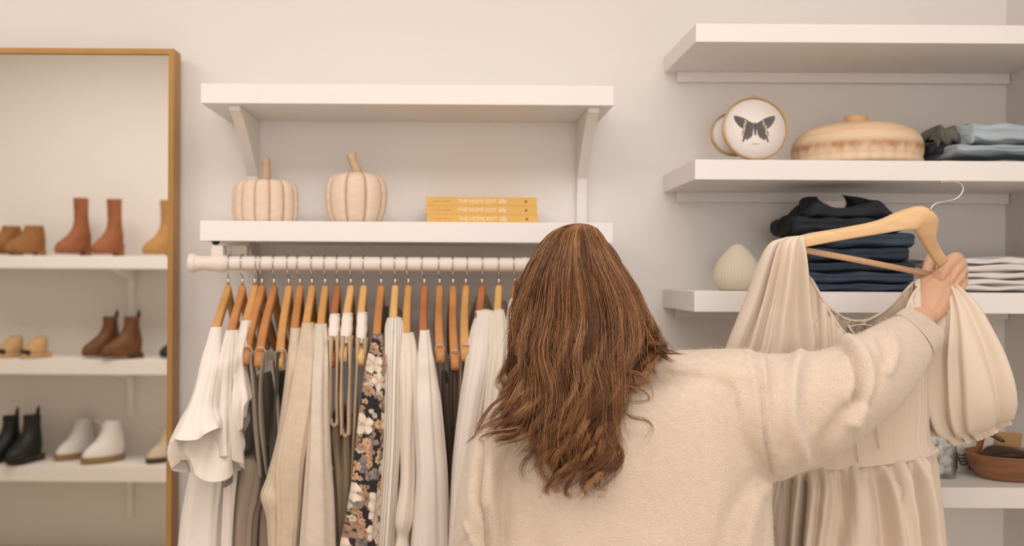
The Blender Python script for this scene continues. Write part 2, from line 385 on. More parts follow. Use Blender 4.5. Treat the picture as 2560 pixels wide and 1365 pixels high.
# ---------------- pumpkins ----------------
Mpump = mat('whitewashed_wood', (226, 198, 172), .75, var=.12, vs=18, bump=.3, bs=90, stretch=(1, 1, .35))
Mstem = mat('dry_stem', (196, 168, 138), .8, var=.15, vs=40)
Mpc = mat('whitewashed_ribs', (226, 198, 172), .8, attr='Col', bump=.35, bs=70, stretch=(1, 1, .3))
def pumpkin(px, d, hw, ztop, prof, nr, label, stem, power=.35, cut=None):
    c = P(px, 553, d); base = (c[0], d, MB1); t = thing('wooden_pumpkin', base, label, 'pumpkin')
    def mod(an, s):
        g = abs(math.cos(nr / 2 * an + .4)); return 1 - .10 * (1 - g ** power) - .05 * (1 - g) ** 4
    V, Fc = lathe(crom(prof, 46).tolist(), 144, mod); V *= np.array([hw, hw * .9, ztop]); V += np.array(base)
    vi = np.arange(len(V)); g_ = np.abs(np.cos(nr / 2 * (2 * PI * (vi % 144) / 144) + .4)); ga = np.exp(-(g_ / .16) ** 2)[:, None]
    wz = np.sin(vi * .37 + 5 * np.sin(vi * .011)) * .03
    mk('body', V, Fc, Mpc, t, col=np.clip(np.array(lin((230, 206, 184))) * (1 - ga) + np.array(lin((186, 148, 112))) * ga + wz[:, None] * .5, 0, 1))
    V, Fc = tube(crom([np.array(base) + np.array(s[:3]) for s in stem], 16), crom([[s[3]] for s in stem], 16)[:, 0], 12)
    mk('stem', V, Fc, Mstem, t); return t
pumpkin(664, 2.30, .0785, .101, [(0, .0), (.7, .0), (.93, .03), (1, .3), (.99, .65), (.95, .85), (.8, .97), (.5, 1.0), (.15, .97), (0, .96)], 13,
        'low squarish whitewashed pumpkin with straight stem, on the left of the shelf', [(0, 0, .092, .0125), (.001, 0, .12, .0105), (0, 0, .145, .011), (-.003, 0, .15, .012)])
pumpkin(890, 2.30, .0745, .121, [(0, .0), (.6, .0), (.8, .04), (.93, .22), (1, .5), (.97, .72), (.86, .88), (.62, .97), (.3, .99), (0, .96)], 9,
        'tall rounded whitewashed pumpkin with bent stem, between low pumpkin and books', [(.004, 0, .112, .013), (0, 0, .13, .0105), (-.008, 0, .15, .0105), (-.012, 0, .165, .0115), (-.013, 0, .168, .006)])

# ---------------- books ----------------
Mbook = mat('yellow_cover', (222, 176, 98), .55, var=.03, vs=10); Mpage = mat('paper_pages', (236, 226, 208), .9)
Mtxt = mat('white_print', (244, 228, 204), .6); Mtxt2 = mat('ochre_print', (204, 156, 82), .6); Mtxt3 = mat('brown_print', (160, 116, 58), .6)
def text_mesh(name, body, size, loc, m, parent, sx=1., shear=0., bold=0.):
    cu = bpy.data.curves.new(name, 'FONT'); cu.body = body; cu.size = size; cu.align_x = 'CENTER'; cu.align_y = 'CENTER'; cu.extrude = .0002; cu.shear = shear; cu.offset = bold
    o = bpy.data.objects.new(name, cu); dg = bpy.context.evaluated_depsgraph_get(); COL.objects.link(o); dg.update()
    me = bpy.data.meshes.new_from_object(o.evaluated_get(dg)); COL.objects.unlink(o); bpy.data.objects.remove(o)
    for v in me.vertices: v.co = Vector((loc[0] + v.co.x * sx, loc[1] - v.co.z, loc[2] + v.co.y))
    me.materials.clear(); me.materials.append(m)
    o = bpy.data.objects.new(name, me); COL.objects.link(o); setpar(o, parent); return o
bk = [(1065, 1342, 492, 0), (1063, 1341, 514.5, 1), (1066, 1343, 537, 2)]
z = MB1; BD = 2.235; bh = .0198
blab = ['yellow book, bottommost of the three stacked', 'yellow book, middle of the three stacked', 'yellow book, topmost of the three stacked']
for k in range(3):
    x0 = Xp([1066, 1063, 1064][k], BD); x1 = Xp([1344, 1342, 1341][k], BD); z0 = z + k * (bh + .0003); z1 = z0 + bh
    t = thing('book', (x0, BD, z0), blab[k] + ' on the shelf', 'book', None)
    cov = join([(np.array([[a, b, c] for a in (x0, x1) for b in (BD + .002, 2.42) for c in (z0, z0 + .0025)]).tolist(), [[0, 1, 3, 2], [4, 6, 7, 5], [0, 4, 5, 1], [2, 3, 7, 6], [0, 2, 6, 4], [1, 5, 7, 3]]),
                (np.array([[a, b, c] for a in (x0, x1) for b in (BD + .002, 2.42) for c in (z1 - .0025, z1)]).tolist(), [[0, 1, 3, 2], [4, 6, 7, 5], [0, 4, 5, 1], [2, 3, 7, 6], [0, 2, 6, 4], [1, 5, 7, 3]]),
                (np.array([[a, b, c] for a in (x0, x1) for b in (BD, BD + .003) for c in (z0, z1)]).tolist(), [[0, 1, 3, 2], [4, 6, 7, 5], [0, 4, 5, 1], [2, 3, 7, 6], [0, 2, 6, 4], [1, 5, 7, 3]])])
    mk('cover', *cov, Mbook, t, smooth=False)
    o = box('pages', x0 + .003, x1 - .003, BD + .003, 2.415, z0 + .0025, z1 - .0025, Mpage, t, bev=0); o['label'] = 'cream page block'
    xc = (x0 + x1) / 2; zc = (z0 + z1) / 2; w_ = x1 - x0
    text_mesh('title', 'THE HOME EDIT', .0122, (x0 + w_ * .462, BD - .0002, zc), Mtxt, t, sx=1.0)
    text_mesh('title_script', 'life', .0165, (x0 + w_ * .685, BD - .0002, zc), Mtxt, t, sx=.95, shear=.35, bold=0)
    V, Fc = lathe([(0, 0), (.0032, 0), (.0032, .0004), (0, .0004)], 20); V = V[:, [0, 2, 1]] * np.array([1, -1, 1]) + np.array([x0 + w_ * .9, BD, zc])
    mk('emblem', V, Fc, Mtxt3, t)
    # faint ochre line of author lettering, too small to read in the photograph
    parts = []
    for q in range(2):
        a = x0 + w_ * (.07 + .085 * q); parts.append((np.array([[xx, yy, zz] for xx in (a, a + w_ * .065) for yy in (BD - .0003, BD + .001) for zz in (zc - .0012, zc + .0012)]).tolist(), [[0, 1, 3, 2], [4, 6, 7, 5], [0, 4, 5, 1], [2, 3, 7, 6], [0, 2, 6, 4], [1, 5, 7, 3]]))
    mk('author_line', *join(parts), Mtxt2, t, smooth=False)

# ---------------- framed butterflies ----------------
Mpaper = mat('white_mount', (236, 226, 220), .5); Mbfly = mat('charcoal_wing', (98, 92, 90), .7, var=.12, vs=60); Mbf2 = mat('cream_wing_spot', (196, 184, 150), .7); Mbf3 = mat('rust_wing_spot', (176, 120, 90), .7)
Mbrass = mat('brass_rim', (190, 156, 104), .35, metal=.6)
def round_frame(px, py, d, r, tilt, label, fly, yaw=0):
    c = P(px, py, d); t = thing('butterfly_frame', (c[0], c[1], zt[1][1]), label, 'picture frame')
    M = Matrix.Translation(Vector(c)) @ Matrix.Rotation(yaw, 4, 'Z') @ Matrix.Rotation(math.radians(90) - tilt, 4, 'X')
    def T(V): return [list(M @ Vector(v)) for v in (V if isinstance(V, list) else V.tolist())]
    prof = [(r - .002, -.005), (r + .0006, -.005), (r + .0012, 0), (r + .0006, .005), (r - .002, .005), (r - .002, -.005)]
    V, Fc = lathe(prof, 96); o = mk('rim', T(V), Fc, Mbrass, t); o['label'] = 'thin brass rim'
    V, Fc = lathe([(0, .001), (r - .003, .001), (r - .003, -.003), (0, -.003)], 96); mk('mount', T(V), Fc, Mpaper, t)
    V, Fc = tube([(0, r, 0), (.004, r + .004, 0), (0, r + .008, 0), (-.004, r + .004, 0), (0, r, 0)], .0012, 6); mk('hanging_loop', T(V), Fc, Mbrass, t)
    if fly:
        up = [(0.002, .012), (.010, .016), (.026, .0255), (.044, .0305), (.047, .026), (.043, .015), (.034, .004), (.024, -.002), (.006, -.004)]
        lo = [(.004, .002), (.022, .0), (.029, -.006), (.031, -.014), (.028, -.021), (.0305, -.031), (.027, -.031), (.023, -.024), (.019, -.028), (.016, -.024), (.011, -.022), (.006, -.014)]
        parts = []
        for s in (1, -1):
            for poly, zz in ((up, .0016), (lo, .0013)):
                P2 = crom(poly + [poly[0]], 60)[:-1] * np.array([s, 1]); n = len(P2); k = len(parts)
                V = [[*p, zz] for p in P2] + [[*p, zz - .0004] for p in P2]; cc = P2.mean(0); V.append([cc[0], cc[1], zz])
                parts.append((V, [[i, (i + 1) % n, 2 * n] for i in range(n)] + [[i, n + i, n + (i + 1) % n, (i + 1) % n] for i in range(n)]))
        parts.append(tube([(0, -.016, .002), (0, 0, .003), (0, .014, .002)], [.0015, .003, .0015], 8))
        nA = sum(len(p[1]) for p in parts); rr = random.Random(4)
        for s in (1, -1):
            for k in range(9):
                x = s * (.020 + .008 * k / 8 + rr.uniform(-.002, .002)); y = .018 - .034 * k / 8; a = .0016 + rr.random() * .001
                parts.append(([[x - a, y - a * 1.3, .0019], [x + a, y - a, .0019], [x + a, y + a, .0019], [x - a, y + a * 1.3, .0019], [x, y, .0021]], [[0, 1, 4], [1, 2, 4], [2, 3, 4], [3, 0, 4]]))
        nB = sum(len(p[1]) for p in parts)
        for s in (1, -1):
            for k in range(3):
                x = s * (.013 + .006 * k); y = -.020; a = .0012
                parts.append(([[x - a, y - a, .0019], [x + a, y - a, .0019], [x + a, y + a, .0019], [x - a, y + a, .0019]], [[0, 1, 2, 3]]))
        V, Fc = join(parts); bo = mk('butterfly', T(V), Fc, Mbfly, t, smooth=False); bo.data.materials.append(Mbf2); bo.data.materials.append(Mbf3); bo['label'] = 'dark swallowtail butterfly'
        bo.data.polygons.foreach_set('material_index', [0] * nA + [1] * (nB - nA) + [2] * (len(Fc) - nB))
        V, Fc = join([([[x, -.0375, .0014], [x + .0028, -.0375, .0014], [x + .0028, -.0355, .0014], [x, -.0355, .0014]], [[0, 1, 2, 3]]) for x in (-.009, -.0055, -.002, .0015, .005)])
        mk('caption', T(V), Fc, mat('grey_print', (150, 140, 132), .7), t, smooth=False)
    return t
round_frame(1887, 322, 2.21, .0735, math.radians(10), 'round brass frame with dark butterfly on white mount', True)
round_frame(1833, 336, 2.27, .0525, math.radians(12), 'smaller round brass frame, half hidden behind the butterfly frame', False)

# ---------------- wooden lidded vessel ----------------
def lathe_at(name, prof, base, m, parent, n=96, sc=(1, 1, 1), smoothn=40):
    V, Fc = lathe(crom(prof, smoothn).tolist(), n); return mk(name, V * np.array(sc) + np.array(base), Fc, m, parent)
Mves = mat('mottled_turned_wood', (214, 176, 136), .6, wood=.36, vs=13, stretch=(1.2, 1.2, 5), bump=.2, bs=60)
Mlid = mat('pale_turned_wood', (228, 196, 160), .6, wood=.12, vs=7, stretch=(1.2, 1.2, 6))
c = P(2138, 392, 2.27); base = (c[0], 2.265, zt[1][1])
t = thing('lidded_bowl', base, 'wide round wooden bowl with lid and knob', 'bowl')
R_ = .1445; ZS = (1, 1, 1.17)
Mvb = mat('mottled_bowl_wood', (214, 176, 136), .6, attr='Col', bump=.2, bs=60)
o_ = lathe_at('body', [(0, 0), (R_ * .9, 0), (R_ * .985, .018), (R_, .036), (R_ * .97, .053), (R_ * .93, .058)], base, Mvb, t, sc=ZS)
co_ = getco(o_.data); zz = (co_[:, 2] - base[2]) / .068; an_ = np.arctan2(co_[:, 1] - base[1], co_[:, 0] - base[0])
bl = .5 * np.sin(9 * an_ + 2) + .5 * np.sin(23 * an_ + 5 * zz) + .4 * np.sin(51 * an_ + 9 * zz) ; k_ = np.clip(np.exp(-((zz - .60 + .03 * bl) / .14) ** 2) * (.75 + .35 * bl) + .18 * np.sin(31 * an_) * (zz < .5), 0, 1)[:, None]
cc_ = np.array(lin((226, 200, 168))) * (1 - k_) + np.array(lin((176, 128, 86))) * k_
at_ = o_.data.color_attributes.new('Col', 'FLOAT_COLOR', 'POINT'); at_.data.foreach_set('color', np.concatenate([cc_, np.ones((len(cc_), 1))], 1).ravel().astype(np.float32))
lathe_at('lid', [(R_ * .955, .055), (R_ * .93, .061), (R_ * .80, .073), (R_ * .55, .083), (R_ * .25, .088), (0, .089)], base, Mlid, t, sc=ZS)
o = lathe_at('knob', [(0, .086), (.023, .086), (.026, .09), (.026, .099), (.023, .103), (0, .104)], base, mat('knob_wood', (216, 168, 118), .55, wood=.1, vs=20), t, sc=ZS)

# ---------------- folded clothes on the shelves ----------------
def folded(name, label, cat, xs, d, th, m, group=None, seed=0, groove=.25, nv=70, wr=.004, yb=None):
    """xs: list of (px, ytop, ybottom) along the width; a soft folded pile seen from its fold"""
    secs = []
    for (px, y0, y1) in xs:
        a = P(px, y0, d); b = P(px, y1, d); secs.append((np.array([(a[0] + b[0]) / 2, d, (a[2] + b[2]) / 2]), (a - b) / 2 * np.array([0, 0, 1]) , Yv * th))
    ns = snoise(seed, 8, (2, 9)); h = np.mean([abs(s[1][2]) for s in secs])
    r = np.random.RandomState(seed + 50); k1, k2, p1 = r.uniform(6, 14), r.uniform(14, 30), r.rand() * 6
    def disp(t_, th_):
        g = -groove * h * np.exp(-((np.abs(th_ - 1.5 * PI) - 0) / .10) ** 2)
        return g * np.ones_like(t_) + wr * ns(t_, th_) * np.sin(k1 * t_ + p1) + wr * .5 * np.sin(k2 * t_ + 3 * np.sin(th_ * 2 + p1))
    s0 = list(secs[0]); s0[1] = s0[1] * .35; s0[2] = s0[2] * .7; s0[0] = s0[0] - Xv * .004
    s1 = list(secs[-1]); s1[1] = s1[1] * .35; s1[2] = s1[2] * .7; s1[0] = s1[0] + Xv * .004
    V, Fc = loft([tuple(s0)] + secs + [tuple(s1)], nv, 72, disp, e=.55)
    o = mk(name, V, Fc, m); tag(o, label, cat, group); return o
Mden = mat('dark_indigo_denim', (50, 58, 71), .85, var=.22, vs=14, bump=.5, bs=500)
Mden2 = mat('indigo_denim', (60, 70, 86), .85, var=.22, vs=12, bump=.5, bs=500)
Mden3 = mat('black_denim', (42, 46, 52), .85, var=.25, vs=14, bump=.5, bs=500)
Mlt = mat('light_wash_denim', (174, 186, 192), .9, var=.10, vs=12, bump=.5, bs=500)
Mlt2 = mat('pale_blue_denim', (166, 178, 188), .9, var=.10, vs=12, bump=.5, bs=500)
Mgrey = mat('charcoal_knit', (112, 110, 102), .9, var=.3, vs=16)
JB = [(1992, 2250, 707, 727, Mden2), (1995, 2236, 678, 709, Mden2), (1992, 2240, 655, 681, Mden), (1990, 2224, 620, 657, Mden), (1985, 2238, 583, 623, Mden2), (1960, 2212, 545, 588, Mden3)]
jl = ['bottommost', 'second from the bottom', 'third from the bottom', 'fourth from the bottom', 'fifth from the bottom', 'second from the top']
for k, (a, b, y0, y1, m) in enumerate(JB):
    n = 6; rr = random.Random(k); xs = [(a + (b - a) * i / n, y0 + rr.uniform(-2, 2), y1) for i in range(n + 1)]
    folded('folded_jeans', 'dark folded jeans, %s of the tall stack' % jl[k], 'jeans', xs, 2.24, .095, m, seed=k, wr=.003)
t = thing('folded_jeans', P(2100, 545, 2.24), 'black folded jeans, topmost of the stack, with raised waistband', 'jeans')
o = folded('body', None, None, [(1995, 530, 552), (2020, 505, 552), (2055, 522, 552), (2100, 522, 552), (2130, 512, 552), (2160, 502, 552), (2190, 530, 552), (2212, 545, 552)], 2.24, .085, Mden3, seed=21, wr=.003, groove=.1); setpar(o, t)
V, Fc = loft([SC((1998, 540), (2052, 532), 2.23, .03), SC((2004, 505), (2046, 512), 2.23, .03), SC((2012, 493), (2036, 493), 2.235, .02)], 20, 30, lambda t_, th: .002 * np.sin(4 * th + 5 * t_), e=.7); mk('waistband', V, Fc, Mden3, t)
V, Fc = loft([SC((2118, 535), (2190, 535), 2.23, .035), SC((2122, 508), (2172, 505), 2.23, .03), SC((2112, 493), (2150, 496), 2.235, .02), SC((2107, 487), (2114, 490), 2.24, .004)], 24, 30, lambda t_, th: .002 * np.sin(3 * th + 5 * t_), e=.7); mk('waistband', V, Fc, Mden3, t)
o = box('size_label', *sorted((Xp(2052, 2.19), Xp(2112, 2.19))), 2.19, 2.193, Zp(524, 2.25), Zp(502, 2.25), mat('pale_label', (196, 184, 176), .8), t); o['label'] = 'pale cloth label'
V, Fc = loft([SC((1958, 575), (1962, 560), 2.22, .02), SC((1955, 590), (1958, 545), 2.22, .045), SC((1985, 596), (1975, 540), 2.22, .05), SC((2020, 590), (2010, 545), 2.22, .05)], 20, 30, lambda t_, th: .003 * np.sin(3 * th + 4 * t_), e=.8); mk('rolled_leg', V, Fc, mat('black_cotton', (24, 27, 28), .9), t)
# light jeans
folded('folded_jeans', 'light wash folded jeans, lower of the two pale ones', 'jeans', [(2352, 372, 394), (2380, 370, 394), (2440, 372, 394), (2500, 372, 394), (2580, 368, 394), (2620, 368, 394)], 2.22, .085, Mlt2, seed=31, wr=.004)
folded('folded_jeans', 'light wash folded jeans, upper of the two pale ones', 'jeans', [(2386, 320, 368), (2400, 318, 370), (2450, 318, 372), (2510, 321, 371), (2580, 322, 367), (2620, 322, 366)], 2.22, .085, Mlt, seed=32, wr=.005)
folded('crumpled_garment', 'charcoal crumpled garment tucked between wooden bowl and pale jeans', 'clothes', [(2314, 338, 372), (2330, 322, 374), (2352, 328, 372), (2375, 322, 372), (2392, 325, 370)], 2.26, .07, Mgrey, seed=33, wr=.010, groove=0)
folded('crumpled_garment', 'black crumpled garment lying on the shelf behind the wooden bowl', 'clothes', [(2290, 376, 394), (2312, 366, 394), (2335, 364, 394), (2356, 372, 394)], 2.27, .07, Mden3, seed=34, wr=.007, groove=0)
# white linens on the third shelf
Mwl = mat('white_cotton', (226, 218, 214), .9, bump=.2, bs=300)
Mgl = mat('grey_cotton', (170, 158, 148), .9, var=.15, vs=10)
Wl = [(2290, 2640, 712, 727), (2286, 2630, 697, 713), (2288, 2635, 680, 698), (2282, 2625, 662, 681), (2282, 2610, 645, 663)]
wl = ['bottommost', 'second from the bottom', 'in the middle', 'second from the top', 'topmost']
for k, (a, b, y0, y1) in enumerate(Wl):
    n = 7; rr = random.Random(k + 9); xs = [(a + (b - a) * i / n, y0 + rr.uniform(-2.5, 2) + (8 * abs(i / n - .6) if k == 4 else 0), y1) for i in range(n + 1)]
    folded('folded_shirt', 'white folded shirt, %s of the pile behind the hand' % wl[k], 'shirt', xs, 2.26 - .002 * (k % 2), .09, Mwl, seed=60 + k, wr=.003, groove=.10)
folded('folded_shirt', 'grey folded shirt between dark jeans and white shirts', 'shirt', [(2240, 690, 727), (2262, 668, 727), (2285, 672, 727), (2300, 690, 727)], 2.21, .05, Mgl, seed=71, wr=.006, groove=.05)
# ribbed vase
c = P(1843, 724, 2.24); base = (c[0], 2.24, zt[2][1]); R_ = .0535
Mvase = mat('cream_ceramic', (214, 202, 182), .7)
t = thing('ribbed_vase', base, 'cream ribbed teardrop vase on the shelf beside dark jeans', 'vase')
V, Fc = lathe(crom([(0, 0), (.60, 0), (.80, .005), (.96, .020), (1, .034), (.95, .050), (.82, .067), (.60, .084), (.36, .098), (.18, .1055), (.10, .1075), (.08, .105), (.07, .09)], 50).tolist(), 240, lambda an, s: 1 + .014 * math.cos(48 * an))
mk('body', V * np.array([R_, R_, 1]) + np.array(base), Fc, Mvase, t)

# ---------------- lowest right shelf ----------------
zb = zt[3][1]
Mbowl = mat('acacia_wood', (150, 102, 68), .35, wood=.35, vs=7, stretch=(1, 1, 6), coat=.3)
bx, by = Xp(2505, 2.26), 2.225
t = thing('wooden_bowl', (bx, by, zb), 'brown oval wooden bowl on the lowest shelf holding odds and ends', 'bowl')
V, Fc = lathe(crom([(0, 0), (.055, 0), (.072, .008), (.088, .028), (.096, .048), (.0985, .052), (.094, .052), (.084, .030), (.066, .012), (0, .010)], 50).tolist(), 96)
mk('body', V * np.array([1.0, .86, 1.1]) + np.array([bx, by, zb]), Fc, Mbowl, t)
Mdk = mat('dark_brown_leather', (58, 40, 28), .5, var=.2, vs=20)
V, Fc = loft([(np.array([bx - .06, by, zb + .045]), Yv * .02, Zv * .008), (np.array([bx - .02, by, zb + .058]), Yv * .05, Zv * .012), (np.array([bx + .03, by, zb + .054]), Yv * .045, Zv * .010), (np.array([bx + .06, by, zb + .048]), Yv * .02, Zv * .006)], 24, 24, e=.6)
tag(mk('leather_pouch', V, Fc, Mdk), 'dark brown leather pouch lying in the wooden bowl', 'pouch')
Mkr = mat('kraft_card', (190, 150, 100), .8, var=.06, vs=20); Mter = mat('terracotta_card', (172, 108, 70), .8); Mwc = mat('white_card', (222, 212, 202), .8); Mpen = mat('dark_metal', (88, 78, 70), .4, metal=.6)
def card(name, x, y, z, w_, h, rz, ry, m, label, thk=.002, cat='card'):
    o = box(name, -w_ / 2, w_ / 2, -thk / 2, thk / 2, 0, h, m, None, bev=.0004); o.location = (x, y, z); o.rotation_euler = (math.radians(8), ry, rz); tag(o, label, cat); return o
card('kraft_box', Xp(2500, 2.30), 2.315, zb, .10, .093, 0, .04, Mkr, 'tan kraft packet standing behind the wooden bowl', .012, 'packet')
card('swing_card', Xp(2448, 2.3), 2.30, zb, .034, .105, .1, .12, Mter, 'terracotta card standing beside the kraft packet', .0025)
card('swing_card', Xp(2420, 2.3), 2.31, zb, .036, .10, -.1, -.10, Mwc, 'white card standing left of the terracotta card')
card('swing_card', Xp(2458, 2.29), 2.283, zb + .02, .022, .078, .1, .13, Mwc, 'small white tag leaning in front of the terracotta card')
card('swing_card', Xp(2400, 2.3), 2.33, zb, .03, .092, 0, .0, mat('pale_card', (206, 196, 180), .8), 'cream card standing nearest the glass jar')
V, Fc = tube([P(2455, 1075, 2.22), P(2470, 1083, 2.22), P(2500, 1098, 2.2), P(2512, 1104, 2.195)], [.004, .005, .005, .003], 10)
tag(mk('metal_pen', V, Fc, Mpen), 'dark metal pen lying across the top of the cards', 'pen')
parts = [tube(crom([P(2388 + 4 * k, 1135 + 7 * k, 2.26), P(2405, 1138 + 8 * k, 2.25), P(2424, 1134 + 8 * k, 2.26)], 10), .0022, 6) for k in range(4)]
parts.append(tube([P(2392, 1130, 2.26), P(2392, 1172, 2.26)], .002, 6)); parts.append(tube([P(2422, 1130, 2.26), P(2424, 1176, 2.26)], .002, 6))
tag(mk('wire_tray', *join(parts), Mpen), 'dark wire tray between glass jar and wooden bowl', 'tray')
gm = bpy.data.materials.new('clear_glass'); gm.use_nodes = True; g = gm.node_tree.nodes['Principled BSDF']
g.inputs['Transmission Weight'].default_value = 1; g.inputs['Roughness'].default_value = .02; g.inputs['IOR'].default_value = 1.35; g.inputs['Base Color'].default_value = (.93, .95, .93, 1)
jx, jy = Xp(2348, 2.24), 2.24
V, Fc = lathe(crom([(0, 0), (.034, 0), (.037, .003), (.038, .02), (.038, .075), (.034, .086), (.032, .094), (.030, .094), (.032, .084), (.0355, .073), (.0355, .02), (.034, .006), (0, .005)], 60).tolist(), 48)
tag(mk('glass_jar', V + np.array([jx, jy, zb]), Fc, gm), 'clear glass jar filled with white puffs on the lowest shelf', 'jar')
Mcot = mat('cotton', (238, 232, 226), 1, bump=.5, bs=120)
k = 0
for lz in range(4):
    for a in range(3):
        an = a * 2.1 + lz; V, Fc = lathe([(.0155 * math.sin(PI * i / 10), -.0155 * math.cos(PI * i / 10) * .9) for i in range(11)], 16, lambda q, s: 1 + .06 * math.cos(5 * q + lz))
        o = mk('cotton_puff', V + np.array([jx + .0165 * math.cos(an), jy + .0165 * math.sin(an), zb + .0195 + lz * .0195]), Fc, Mcot)
        tag(o, 'white cotton puff inside the glass jar', 'cotton ball', 'cotton puffs in the glass jar')

# ---------------- clothes rail ----------------
YR = 2.225
zr = P(900, 660, YR)[2]
t = thing('clothes_rail', (Xp(480, YR), YR, zr), 'white round clothes rail under the lower shelf, with capped left end', 'rail')
xa, xb = P(505, 657, YR)[0], Xp(1500, YR)
def along_x(name, prof, m, x0, parent, n=40):
    V, Fc = lathe(prof, n); V = np.array(V)[:, [2, 0, 1]] + np.array([x0, YR, zr]); return mk(name, V, Fc, m, parent)
Mrod = mat('white_rail_enamel', (232, 220, 210), .4)
along_x('rail_tube', crom([(.0165, 0), (.0165, (xb - xa) * .5), (.0165, xb - xa)], 10).tolist(), Mrod, xa, t)
along_x('end_cap', crom([(0, -.030), (.018, -.030), (.022, -.024), (.0215, -.016), (.018, -.010), (.0165, .004), (.0175, .018), (.0195, .032), (.0215, .044), (.0195, .052), (.0165, .058)], 40).tolist(), Mrod, xa, t)
along_x('joint_ring', [(.0165, -.006), (.018, -.005), (.018, .005), (.0165, .006)], Mrod, P(1312, 660, YR)[0], t)
for px in (552, 1440):
    x = P(px, 630, 2.25)[0]
    o = box('rail_holder', x - .014, x + .014, YR - .012, YR + .03, zr - .004, MB0 - .008, Mrod, t, bev=.004)
    o = box('rail_arm', x + .016, x + .06, YR + .03, YR + .06, zr + .004, MB0 - .006, Mrod, t, bev=.008)
    V, Fc = lathe([(0, 0), (.009, 0), (.009, -.004), (.004, -.008), (0, -.008)], 24); o = mk('screw_knob', V + np.array([P(547, 610, 2.22)[0] - P(552, 610, 2.22)[0] + x, YR - .004, MB0]), Fc, Mblack, t); o['label'] = 'small black screw'

# ---------------- hangers ----------------
W = [mat('hanger_wood_honey', (204, 152, 92), .45, wood=.14, vs=16, stretch=(1, 1, .25)), mat('hanger_wood_orange', (190, 130, 78), .45, wood=.18, vs=16, stretch=(1, 1, .25)),
     mat('hanger_wood_light', (222, 176, 112), .45, wood=.12, vs=16, stretch=(1, 1, .25)), mat('hanger_wood_red', (174, 110, 68), .45, wood=.2, vs=16, stretch=(1, 1, .25))]
HN = [  # hook px, neck px, arm end px, arm end py, wood, label
 (574, 570, 522, 912, 0, 'honey wood hanger at the left end of the rail, holding the leftmost white top'),
 (605, 606, 566, 915, 1, 'orange wood hanger holding the second white top from the left'),
 (642, 637, 598, 912, 0, 'honey wood hanger holding the white top with the pointed flutter sleeve'),
 (653, 655, 612, 915, 1, 'orange wood hanger holding the first taupe strap dress'),
 (685, 685, 645, 921, 1, 'orange wood hanger holding the second taupe strap dress'),
 (720, 722, 698, 926, 0, 'honey wood hanger holding the dark strap garment beside the beige knits'),
 (745, 750, 732, 915, 1, 'orange wood hanger holding the first beige knit'),
 (780, 780, 758, 915, 0, 'honey wood hanger holding the beige knit with the diagonal seam'),
 (812, 813, 798, 915, 0, 'honey wood hanger holding the widest beige knit sleeve'),
 (843, 843, 828, 922, 3, 'reddish wood hanger with tip showing, holding the first tan tank dress'),
 (877, 877, 857, 910, 2, 'pale wood hanger with tip showing, holding the second tan tank dress'),
 (909, 909, 900, 917, 2, 'pale wood hanger with tip showing, just left of the floral dress'),
 (953, 953, 941, 915, 1, 'orange wood hanger holding the dark floral dress'),
 (987, 988, 984, 915, 2, 'pale wood hanger holding the striped white shirt'),
 (1017, 1021, 1018, 915, 0, 'honey wood hanger holding the white blouse with the gathered cuff'),
 (1055, 1061, 1061, 915, 3, 'reddish wood hanger holding the white blouse with the broad sleeve'),
 (1097, 1099, 1101, 910, 1, 'orange wood hanger with strap loop, first of the three with brown strap tops'),
 (1132, 1133, 1138, 928, 1, 'orange wood hanger with strap loop, lowest tip of the three beside the white coat'),
 (1168, 1165, 1163, 906, 0, 'honey wood hanger with strap loop, directly left of the white coat'),
 (1206, 1205, 1196, 905, 3, 'reddish wood hanger holding the white coat with the wide collar'),
 (1246, 1247, 1246, 905, 2, 'pale wood hanger holding the cream jacket beside the hair'),
 (1284, 1288, 1285, 900, 1, 'orange wood hanger nearest the hair, holding the last white shirt')]
NECK = []
def wood_arm(N, E, Fz, m, parent):
    secs = []
    wdir = np.cross(E - Fz, Zv); wdir /= np.linalg.norm(wdir)
    for s in np.linspace(-1, 1, 27):
        a = abs(s); T = E if s > 0 else Fz
        c = N + (T - N) * np.array([a, a, 0]) + Zv * ((T[2] - N[2]) * (a ** .97))
        c = c + wdir * .003 * math.sin(PI * a)
        hh = .0125 + .003 * math.exp(-(a / .10) ** 2); ww = .0082 + .0016 * a
        if abs(a - .84) < .02: hh *= .80; c = c - Zv * .002
        if a > .98: hh *= .85; ww *= .85
        secs.append((c, wdir * ww, Zv * hh))
    V, Fc = loft(secs, 90, 24, e=.5); return mk('wooden_arms', V, Fc, m, parent)
for i, (hx, nx, ex, ey, wd, lb) in enumerate(HN):
    N = P(nx, 716, YR); E = P(ex, ey - 14, YR - .195); Fz = np.array([2 * N[0] - E[0], 2 * N[1] - E[1], E[2]])
    t = thing('clothes_hanger', N, lb, 'hanger'); NECK.append((N, E))
    wood_arm(N + Zv * -.012, E, Fz, W[wd], t)
    x0 = N[0]; xh = P(hx, 660, YR)[0]; n0 = N + Zv * .001; rr = .0185
    pts = [n0, n0 + Zv * .022]
    pts += [np.array([x0 + (xh - x0) * .6, YR - rr * .6, zr - .026])]
    for a in np.linspace(-.25, 1.15, 9): pts.append(np.array([xh + (.004 if a > .5 else 0) * (a - .5), YR - rr * math.cos(a * PI), zr + .0015 + rr * math.sin(a * PI)]))
    o = mk('hook', *tube(crom(pts, 50), .0014, 8), Mchrome, t); o['label'] = 'chrome wire hook'
    o = mk('ferrule', *tube([n0 - Zv * .002, n0 + Zv * .012, n0 + Zv * .019], [.0036, .0034, .0022], 10), Mchrome, t)

